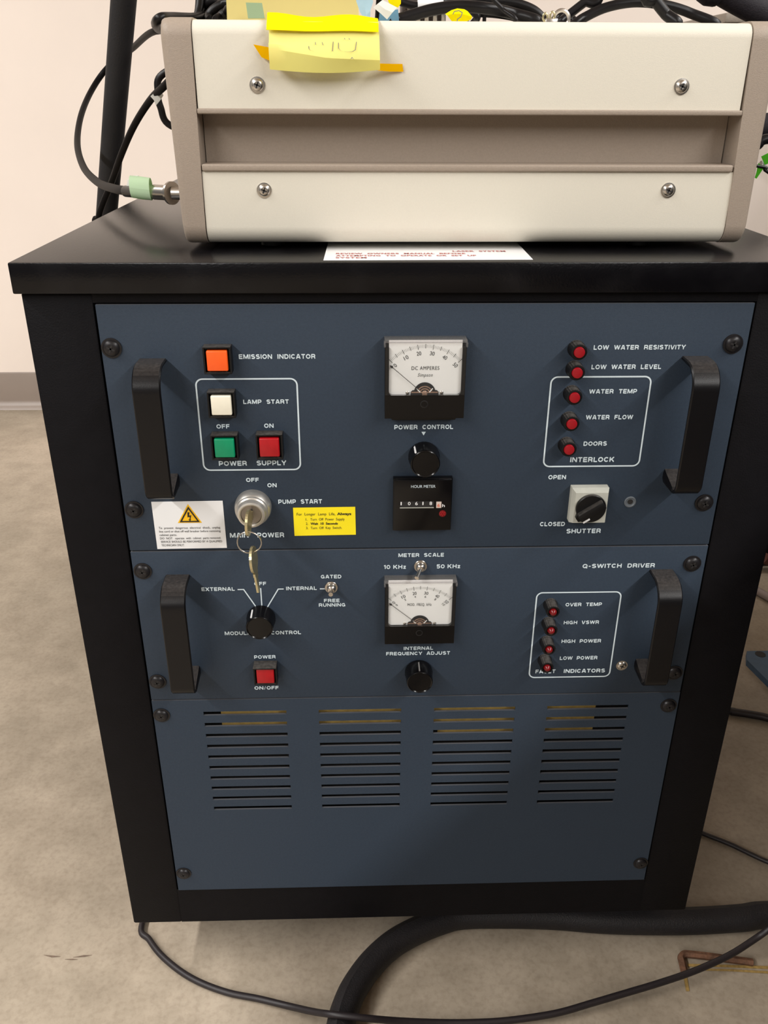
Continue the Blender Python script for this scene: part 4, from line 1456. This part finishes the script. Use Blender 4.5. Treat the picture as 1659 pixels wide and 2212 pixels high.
sl = obj('cable_sleeve', tube(new(), [(x0, y0, z0), (x1, y1, z1)], 0.0046, 16, raw=True), M_label, None, at=(x0, y0, z0))
tag(sl, 'white printed sleeve round a black cable above the instrument', 'cable label')
top_cable([(-0.0287, 0.1500, 0.7821), (-0.0170, 0.1500, 0.7879), (-0.0032, 0.1500, 0.7918), (0.0113, 0.1500, 0.7951), (0.0294, 0.1500, 0.7971), (0.0514, 0.1500, 0.7960), (0.0752, 0.1600, 0.7930), (0.0944, 0.1600, 0.7867)], 0.0044, 'thick black cable arching just above the middle of the instrument')
top_cable([(0.0230, 0.2000, 0.8042), (0.0422, 0.2000, 0.8063), (0.0617, 0.2000, 0.8051), (0.0812, 0.2000, 0.8039), (0.0971, 0.2000, 0.7993), (0.1062, 0.2000, 0.7927), (0.1100, 0.2000, 0.7859)], 0.0036, 'black cable bending down beside the pipe clamp')
top_cable([(0.0370, 0.2200, 0.7984), (0.0569, 0.2200, 0.7999), (0.0769, 0.2200, 0.7986), (0.0931, 0.2200, 0.7953), (0.1097, 0.2200, 0.7891)], 0.0056, 'thickest black cable low in the heap left of the pipe clamp')
top_cable([(0.0458, 0.1400, 0.8081), (0.0547, 0.1400, 0.8014), (0.0631, 0.1400, 0.7947), (0.0732, 0.1400, 0.7853)], 0.0016, 'thin black wire crossing in front of the thick cables')
top_cable([(0.1541, 0.2000, 0.8137), (0.1403, 0.2000, 0.8043), (0.1272, 0.2000, 0.7948), (0.1177, 0.2000, 0.7880)], 0.0036, 'straight black cable rising to the right from the pipe clamp', up=True)
top_cable([(0.1255, 0.1900, 0.7854), (0.1392, 0.1900, 0.7929), (0.1569, 0.1900, 0.8003), (0.1797, 0.1900, 0.8041), (0.2031, 0.1900, 0.8026), (0.2274, 0.1900, 0.7968), (0.2508, 0.1900, 0.7861)], 0.0039, 'glossy black cable arching over the right half of the instrument')
top_cable([(0.1760, 0.1500, 0.8118), (0.1851, 0.1500, 0.8019), (0.1945, 0.1500, 0.7931), (0.2043, 0.1500, 0.7829)], 0.0043, 'short black cable crossing the arched cable at the right', up=True)
top_cable([(0.1158, 0.2400, 0.7882), (0.1274, 0.2400, 0.7968), (0.1385, 0.2400, 0.7962), (0.1468, 0.2400, 0.7884)], 0.0032, 'small black cable loop behind the pipe clamp')

# dark connector box behind the sleeved cable, and the clamp
cb = thing('connector_block', (0.0053, 0.2500, 0.7932), 'dark connector block behind the sleeved cable on the instrument', 'connector')
bx0, _, bz0 = (-0.0099, 0.2500, 0.7931)
bx1, _, bz1 = (0.0293, 0.2500, 0.8153)
bm = new()
box(bm, bx0, bx1, 0.25, 0.29, TZ, bz1, 0.002)
obj('block_housing', bm, mat('brown_black_phenolic', lin(70, 60, 56), 0.5, noise=0.2), cb, at=(bx0, 0.25, TZ))
for k in range(5):
    xx = bx0 + (bx1 - bx0) * (0.12 + 0.19 * k)
    bm = new()
    box(bm, xx, xx + 0.004, 0.243, 0.251, TZ + 0.012, TZ + 0.024, 0.0006)
    obj('terminal', bm, M_steel, cb, at=(xx, 0.25, TZ + 0.012))
pc = thing('pipe_clamp', (0.1010, 0.1200, 0.7855), 'small steel clamp with brass lugs sticking up above the instrument edge', 'clamp')
ax, ay, az = (0.1052, 0.1200, 0.7858)
bm = new()
ring = [(ax + 0.0058 * math.cos(2 * math.pi * k / 32), ay, az + 0.0012 + 0.0058 * math.sin(2 * math.pi * k / 32)) for k in range(33)]
tube(bm, ring, 0.0014, 8, raw=True)
box(bm, ax - 0.0125, ax - 0.003, ay - 0.003, ay + 0.003, az - 0.005, az + 0.0015, 0.0006)
obj('clamp_ring', bm, M_steel, pc, at=(ax, ay, az))
for lx, ly, lz in ((0.0925, 0.1180, 0.7881), (0.0978, 0.1180, 0.7890)):
    bm = new()
    ring = [(lx + 0.0017 * math.cos(2 * math.pi * k / 20), ly, lz + 0.0026 * math.sin(2 * math.pi * k / 20)) for k in range(21)]
    tube(bm, ring, 0.0008, 8, raw=True)
    obj('brass_lug', bm, M_brass, pc, at=(lx, ly, lz))

# ------------------------------------------------------------------ left side: pole, coax cables, connector
p0, p1 = Vector((-0.3048, 0.5000, 0.8546)), Vector((-0.3871, 0.6000, 0.5913))
d = (p1 - p0)
foot = p1 + d * ((FZ - p1.z) / d.z)
bm = tube(new(), [foot, p1.lerp(foot, 0.5), p1, p0, p0 + (p0 - p1) * 2.6], 0.0125, 20, raw=True, r1=0.0150)
tag(obj('pole', bm, M_pole, at=foot), 'black pole leaning behind the left side of the cabinet', 'pole')

coax = thing('coaxial_cable', (-0.2131, 0.1000, 0.6655), 'black coaxial cable looping left behind the pole to the connector on the instrument side', 'cable')
obj('cable_jacket', tube(new(), [(-0.165, 0.53, 0.665), (-0.19, 0.525, 0.73), (-0.225, 0.49, 0.775), (-0.2738, 0.5000, 0.7982), (-0.3449, 0.6600, 0.7849), (-0.3936, 0.7200, 0.7644), (-0.4137, 0.7000, 0.7367), (-0.4101, 0.6200, 0.7068), (-0.3905, 0.5200, 0.6784), (-0.3522, 0.4000, 0.6611), (-0.3058, 0.2800, 0.6560), (-0.2673, 0.1900, 0.6586), (-0.2466, 0.1500, 0.6606), (-0.2311, 0.1300, 0.6615)], 0.0038, 14), M_coax, coax, at=(-0.2311, 0.1300, 0.6615))
A, B = Vector((-0.2220, 0.1200, 0.6629)), Vector((-0.1936, 0.1000, 0.6635))
ax = (B - A).normalized()
bm = tube(new(), [A, A + ax * 0.0085], 0.0052, 6, raw=True)
obj('connector_nut', bm, M_steel, coax, at=A)
bm = tube(new(), [A + ax * 0.0085, A + ax * 0.0268], 0.0058, 24, raw=True)
obj('connector_barrel', bm, M_steel, coax, at=A)
bm = tube(new(), [A + ax * 0.0268, A + ax * 0.0288], 0.0088, 40, raw=True)
tube(bm, [A + ax * 0.0288, Vector((-0.1838, B.y + 0.002, B.z))], 0.0050, 20, raw=True)
obj('connector_flange', bm, M_steel, coax, at=A + ax * 0.024)
bm = tube(new(), [(-0.2454, 0.1450, 0.6607), (-0.2322, 0.1280, 0.6617)], 0.0046, 16, raw=True)
obj('strain_relief', bm, M_gloss, coax, at=(-0.2349, 0.1300, 0.6619))
bm = new()
c0, c1 = Vector((-0.2364, 0.1280, 0.6671)), Vector((-0.2176, 0.1150, 0.6665))
rows = []
for k in range(25):
    a = 2 * math.pi * k / 24
    off = Vector((0, -0.0072 * math.cos(a), 0.0086 * math.sin(a) - 0.0012))
    rows.append([c0 + off, c0.lerp(c1, 0.5) + off * 1.03, c1 + off])
sheet(bm, rows, 0.0004)
obj('tape_flag', bm, M_gtape, coax, at=c0, label='pale green tape flag wrapped round the cable')
bm = sheet(new(), [[(-0.2433, 0.1400, 0.6645), (-0.2356, 0.1350, 0.6650)], [(-0.2415, 0.1400, 0.6703), (-0.2348, 0.1350, 0.6722)], [(-0.2365, 0.1400, 0.6735), (-0.2308, 0.1350, 0.6739)]], 0.0003)
obj('tape_tail', bm, M_wpaper, coax, at=(-0.2381, 0.1400, 0.6696))

cx2 = thing('signal_cable', (-0.3600, 0.4600, 0.6000), 'black cable with a white tag running down in front of the leaning pole', 'cable')
obj('cable_jacket', tube(new(), [(-0.1835, 0.255, 0.765), (-0.200, 0.265, 0.765), (-0.2329, 0.3000, 0.7427), (-0.2584, 0.3400, 0.7282), (-0.2868, 0.3800, 0.7034), (-0.3135, 0.4200, 0.6732), (-0.3400, 0.4600, 0.6384), (-0.3584, 0.4800, 0.6135), (-0.3684, 0.4900, 0.5962), (-0.3780, 0.5000, 0.5673), (-0.375, 0.50, 0.35), (-0.385, 0.52, 0.05), (-0.36, 0.58, -0.112), (-0.25, 0.72, -0.118)], 0.0036, 14), M_coax, cx2, at=(-0.2328, 0.3000, 0.7430))
bm = sheet(new(), [[(-0.2469, 0.3250, 0.7378), (-0.2431, 0.3250, 0.7350), (-0.2420, 0.3250, 0.7325)], [(-0.2494, 0.3200, 0.7350), (-0.2457, 0.3180, 0.7317), (-0.2436, 0.3200, 0.7292)], [(-0.2549, 0.3250, 0.7316), (-0.2520, 0.3250, 0.7283), (-0.2503, 0.3250, 0.7234)]], 0.0004)
obj('tag', bm, M_wpaper, cx2, at=(-0.2495, 0.3250, 0.7308), label='white paper tag')
tag(cable('cable', [(-0.1835, 0.42, 0.772), (-0.21, 0.42, 0.772), (-0.2591, 0.4200, 0.7528), (-0.2665, 0.4200, 0.7357), (-0.2652, 0.4200, 0.7202), (-0.2555, 0.4200, 0.7017), (-0.205, 0.42, 0.690), (-0.1835, 0.42, 0.688)], 0.0038, M_cable), 'short black cable bend showing just left of the instrument', 'cable')

# ------------------------------------------------------------------ right side
rc_ = thing('green_tagged_cable', (0.3812, 0.3400, 0.6669), 'thin black cable with bright green tape flags at the right side of the instrument', 'cable')
obj('cable_jacket', tube(new(), [(0.2435, 0.30, 0.680), (0.29, 0.30, 0.678), (0.3604, 0.3000, 0.6697), (0.3648, 0.3000, 0.6667), (0.3735, 0.3000, 0.6618), (0.3909, 0.3000, 0.6521), (0.52, 0.28, 0.58), (0.64, 0.15, 0.30), (0.70, 0.02, -0.06), (0.74, -0.15, -0.119), (0.77, -0.5, -0.1205)], 0.0016, 10), M_cable, rc_, at=(0.3604, 0.3000, 0.6697))
bm = sheet(new(), [[(0.3568, 0.3000, 0.6732), (0.3634, 0.3000, 0.6689)], [(0.3566, 0.3000, 0.6645), (0.3606, 0.3000, 0.6636)], [(0.3558, 0.3000, 0.6592), (0.3578, 0.3000, 0.6583)]], 0.0004)
obj('tape_flag', bm, M_lime, rc_, at=(0.3589, 0.3000, 0.6676))
bm = sheet(new(), [[(0.3629, 0.3100, 0.6787), (0.3733, 0.3100, 0.6840)], [(0.3649, 0.3100, 0.6757), (0.3746, 0.3100, 0.6779)], [(0.3683, 0.3100, 0.6708), (0.3755, 0.3100, 0.6735)]], 0.0004)
obj('tape_flag', bm, M_lime, rc_, at=(0.3688, 0.3100, 0.6757))
bm = tube(new(), [(0.3657, 0.3150, 0.6704), (0.3707, 0.3150, 0.6696)], 0.0042, 16, raw=True)
obj('connector_boot', bm, M_label, rc_, at=(0.3682, 0.3150, 0.6700))
tag(cable('cable', [(0.2435, 0.36, 0.675), (0.30, 0.36, 0.680), (0.3711, 0.3600, 0.6848), (0.3824, 0.3600, 0.6912), (0.3921, 0.3600, 0.6931), (0.4199, 0.3600, 0.6922), (0.58, 0.40, 0.58), (0.71, 0.42, 0.30), (0.775, 0.36, -0.03), (0.785, 0.22, -0.106)], 0.0052, M_cable), 'grey black cable above the green tape flags at the right edge', 'cable')
bp = tube(new(), [(0.02, 0.80, 2.94), (0.04, 0.74, 2.2), (0.10, 0.60, 1.45), (0.17, 0.50, 1.05), (0.3185, 0.4600, 0.8558), (0.3495, 0.4600, 0.8396), (0.3776, 0.4600, 0.8271), (0.4087, 0.4600, 0.8144), (0.4598, 0.4700, 0.7944), (0.5063, 0.5000, 0.7625), (0.5164, 0.5200, 0.7252), (0.4908, 0.5300, 0.7057), (0.4553, 0.5400, 0.7000), (0.34, 0.56, 0.690), (0.20, 0.58, 0.660), (0.05, 0.585, LT + 0.0150)], 0.0145, 18)
tag(obj('corrugated_hose', bp, mat('dark_purple_black_hose', lin(30, 25, 32), 0.75, noise=0.25, scale=300, bump=0.5, bscale=700), at=(0.3777, 0.4600, 0.8267)), 'thick dull black hose crossing the top right corner above the instrument', 'hose')

bn = thing('work_bench', (1.35, 1.45, FZ), 'grey topped bench standing behind and beyond the right end of the instrument', 'bench')
bx_, by_, bz_ = (0.6231, 1.1500, 0.8623)
bm = new()
box(bm, bx_, 2.1, 1.15, 1.50, bz_ - 0.010, bz_ + 0.006, 0.003)
obj('bench_top', bm, M_bench, bn, at=(1.35, 1.45, bz_))
bm = new()
box(bm, bx_ + 0.004, 2.09, 1.16, 1.49, bz_ - 0.045, bz_ - 0.010)
obj('bench_apron', bm, mat('dark_bench_steel', lin(70, 62, 58), 0.5), bn, at=(1.35, 1.45, bz_ - 0.04), smooth=False)
for x in (1.25, 2.05):
    for y in (1.2, 1.46):
        bm = new()
        box(bm, x - 0.02, x + 0.02, y - 0.02, y + 0.02, FZ, bz_ - 0.04)
        obj('leg', bm, MATS['dark_bench_steel'], bn, at=(x, y, FZ), smooth=False)

# blue base plate right of the cabinet, with an unseen box added for shade
st = thing('equipment_stand', (0.95, 0.30, FZ), 'blue steel base plate right of the cabinet under an unseen dark box added for shade', 'stand')
bm = new()
plate = [(0.602, 0.556), (0.592, 0.531), (0.606, 0.455), (0.700, 0.300), (0.79, 0.20), (0.79, -2.61), (1.26, -2.61), (1.26, 0.63), (0.79, 0.63), (0.79, 0.556)]
a = [bm.verts.new((x, y, FZ + 0.011)) for x, y in plate]
b = [bm.verts.new((x, y, FZ)) for x, y in plate]
bm.faces.new(a)
bm.faces.new(list(reversed(b)))
for k in range(len(plate)):
    j = (k + 1) % len(plate)
    bm.faces.new((a[k], b[k], b[j], a[j]))
bpl = obj('base_plate', bm, M_blue, st, at=(0.75, 0.45, FZ), smooth=False, label='blue painted steel base plate')
bm = new()
lathe(bm, 0, 0, [(0.0085, 0), (0.0085, 0.0004)], 28)
bmesh.ops.rotate(bm, cent=(0, 0, 0), matrix=Matrix.Rotation(R(-90), 3, 'X'), verts=bm.verts)
bmesh.ops.translate(bm, verts=bm.verts, vec=(0.621, 0.546, FZ + 0.0111))
obj('bolt_hole', bm, M_ink, bpl, at=(0.621, 0.546, FZ + 0.011), smooth=False)
bm = new()
box(bm, 0.80, 1.25, -2.60, 0.62, FZ + 0.011, 1.00, 0.006)  # unseen box, stretched toward the viewer to block the right tube row
obj('shade_block', bm, M_black, st, at=(1.0, 0.1, FZ + 0.02))

db = thing('floor_crate', (0.80, 0.95, FZ), 'low dark crate with a pale rail on the floor right of the cabinet', 'crate')
bm = new()
box(bm, 0.735, 1.30, 0.86, 1.25, FZ + 0.004, 0.10, 0.004)
obj('crate_box', bm, M_matte, db, at=(1.0, 1.0, FZ))
bm = new()
q0, q1 = Vector((0.7032, 0.7577, -0.1145)), Vector((0.7345, 0.6930, -0.1145))
tube(bm, [q0, q1], 0.0075, 12, raw=True)
obj('pale_rail', bm, mat('pale_rail_paint', lin(150, 138, 134), 0.5), db, at=q0)
bm = new()
tube(bm, [(0.7503, 0.8400, -0.0913), (0.7915, 0.8400, -0.1097)], 0.011, 16, raw=True)
obj('grip', bm, mat('dull_red_grip', lin(92, 44, 34), 0.6), db, at=(0.7554, 0.8400, -0.0934))

# ------------------------------------------------------------------ things on the floor
cord = [(-0.245, 0.46, -0.1185), (-0.272, 0.25, -0.1185), (-0.296, 0.115, -0.1185), (-0.3045, 0.0520, -0.1185), (-0.2923, 0.0350, -0.1185), (-0.2751, 0.0152, -0.1185), (-0.2500, -0.0052, -0.1185), (-0.2248, -0.0198, -0.1185), (-0.1942, -0.0317, -0.1185), (-0.1625, -0.0394, -0.1180), (-0.1309, -0.0505, -0.1145), (-0.1045, -0.0653, -0.1025), (-0.0851, -0.0768, -0.0905), (-0.0643, -0.0811, -0.0885), (-0.0436, -0.0814, -0.0925), (-0.0133, -0.0767, -0.1045), (0.0247, -0.0740, -0.1125), (0.0578, -0.0736, -0.1145), (0.0959, -0.0723, -0.1145), (0.1443, -0.0676, -0.1125), (0.1820, -0.0595, -0.1105), (0.2208, -0.0506, -0.1085), (0.2602, -0.0414, -0.1065), (0.3011, -0.0302, -0.1045), (0.3437, -0.0157, -0.1005), (0.3765, -0.0024, -0.0925), (0.3892, 0.0004, -0.0825), (0.4058, 0.0066, -0.0725), (0.475, 0.030, -0.085), (0.54, -0.06, -0.112), (0.60, -0.25, -0.1185), (0.66, -1.3, -0.1185)]
tag(cable('electric_cable', cord, 0.0034, M_cord, n=12, per=6), 'thin black cord curving across the concrete floor in front of the cabinet', 'cord')
hose = [(0.765, -1.4, -0.108), (0.765, -0.55, -0.108), (0.715, -0.14, -0.108), (0.60, 0.005, -0.108), (0.50, 0.035, -0.108), (0.4111, 0.0387, -0.1075), (0.3780, 0.0354, -0.1075), (0.3239, 0.0332, -0.1075), (0.2711, 0.0341, -0.1075), (0.2190, 0.0373, -0.1075), (0.1674, 0.0436, -0.1075), (0.1148, 0.0469, -0.1075), (0.0618, 0.0472, -0.1075), (0.0347, 0.0406, -0.1075), (0.0056, 0.0282, -0.1075), (-0.0212, 0.0119, -0.1075), (-0.0443, -0.0110, -0.1075), (-0.0620, -0.0374, -0.1075), (-0.0711, -0.0587, -0.1075), (-0.0754, -0.0759, -0.1075), (-0.0786, -0.0982, -0.1075), (-0.0803, -0.1291, -0.1075), (-0.075, -0.20, -0.108), (-0.03, -0.42, -0.108), (0.10, -0.75, -0.108), (0.25, -1.40, -0.108)]
bm = tube(new(), hose, 0.0145, 24, 8, ridge=0.10)
tag(obj('rubber_hose', bm, M_hose, at=hose[10]), 'thick black rubber hose curving out from under the cabinet front', 'hose')
tag(cable('cord', [(0.30, 0.45, -0.1165), (0.5039, 0.4098, -0.1165), (0.5168, 0.4061, -0.1165), (0.5426, 0.3989, -0.1165), (0.5666, 0.3896, -0.1165), (0.605, 0.365, -0.1165), (0.645, 0.28, -0.1165), (0.69, 0.20, -0.1165), (0.745, 0.05, -0.1165), (0.775, -0.5, -0.1165)], 0.0058, M_cord), 'black cord on the floor right of the cabinet, the one nearer the wall', 'cord', 'cords right of the cabinet')
tag(cable('cord', [(0.28, 0.24, -0.119), (0.3774, 0.1768, -0.1195), (0.3896, 0.1687, -0.1195), (0.4158, 0.1514, -0.1195), (0.4506, 0.1234, -0.1195), (0.50, 0.095, -0.1195), (0.58, 0.080, -0.1195), (0.67, 0.09, -0.1195), (0.73, 0.0, -0.1195), (0.785, -0.5, -0.1195)], 0.0029, M_cord), 'thinner black cord on the floor right of the cabinet, nearer the camera', 'cord', 'cords right of the cabinet')
hx = [(0.3739, -0.0123, -0.1183), (0.3568, -0.0090, -0.1183), (0.3279, -0.0037, -0.1183), (0.3084, -0.0006, -0.1183), (0.3017, -0.0004, -0.1183), (0.2976, -0.0040, -0.1183), (0.2966, -0.0107, -0.1183), (0.2948, -0.0238, -0.1183)]
tag(obj('hex_key', tube(new(), hx, 0.0040, 6, 5), M_rust, at=hx[3], sharp=30), 'rusty bent hex key lying on the floor under the thin cord', 'hex key')
for faces, lab in (([[(0.3028, -0.0094, -0.1225), (0.3411, -0.0116, -0.1225), (0.3907, -0.0147, -0.1225), (0.4306, -0.0186, -0.1225), (0.4293, -0.0213, -0.1225), (0.3893, -0.0180, -0.1225), (0.3400, -0.0144, -0.1225), (0.3027, -0.0128, -0.1225)], [(0.3090, -0.0152, -0.1225), (0.3491, -0.0174, -0.1225), (0.3881, -0.0207, -0.1225), (0.4274, -0.0251, -0.1225), (0.4264, -0.0272, -0.1225), (0.3869, -0.0234, -0.1225), (0.3482, -0.0196, -0.1225), (0.3082, -0.0173, -0.1225)]], 'faded yellow paint line on the floor beside the rusty hex key'), ([[(0.2933, -0.0251, -0.1225), (0.2973, -0.0252, -0.1225), (0.2942, -0.0411, -0.1225), (0.2907, -0.0410, -0.1225)]], 'short faded yellow paint mark below the rusty hex key')):
    bm = new()
    fs = [bm.faces.new([bm.verts.new((p[0], p[1], FZ + 0.0006)) for p in pts]) for pts in faces]
    bm.normal_update()
    bmesh.ops.solidify(bm, geom=fs, thickness=0.0004)
    tag(obj('paint_mark', bm, M_mark, at=faces[0][0], smooth=False), lab, 'paint mark', 'yellow paint marks on the floor')
bm = new()
for pts in ([(-0.4050, 0.0210, -0.1225), (-0.3962, 0.0202, -0.1225), (-0.3861, 0.0188, -0.1225), (-0.3956, 0.0182, -0.1225)], [(-0.3720, 0.0173, -0.1225), (-0.3616, 0.0195, -0.1225), (-0.3519, 0.0195, -0.1225), (-0.3601, 0.0178, -0.1225)], [(-0.3805, 0.0152, -0.1225), (-0.3715, 0.0155, -0.1225), (-0.3662, 0.0146, -0.1225), (-0.3721, 0.0142, -0.1225)]):
    f = bm.faces.new([bm.verts.new((p[0], p[1], FZ + 0.0005)) for p in pts])
bm.normal_update()
bmesh.ops.solidify(bm, geom=list(bm.faces), thickness=0.0003)
tag(obj('scuff_mark', bm, mat('dark_floor_scuff', lin(112, 94, 80), 0.7, noise=0.3, scale=400), at=(-0.3764, 0.0185, -0.1225), smooth=False), 'small dark scuff mark on the bare concrete floor left of the cabinet', 'scuff mark')
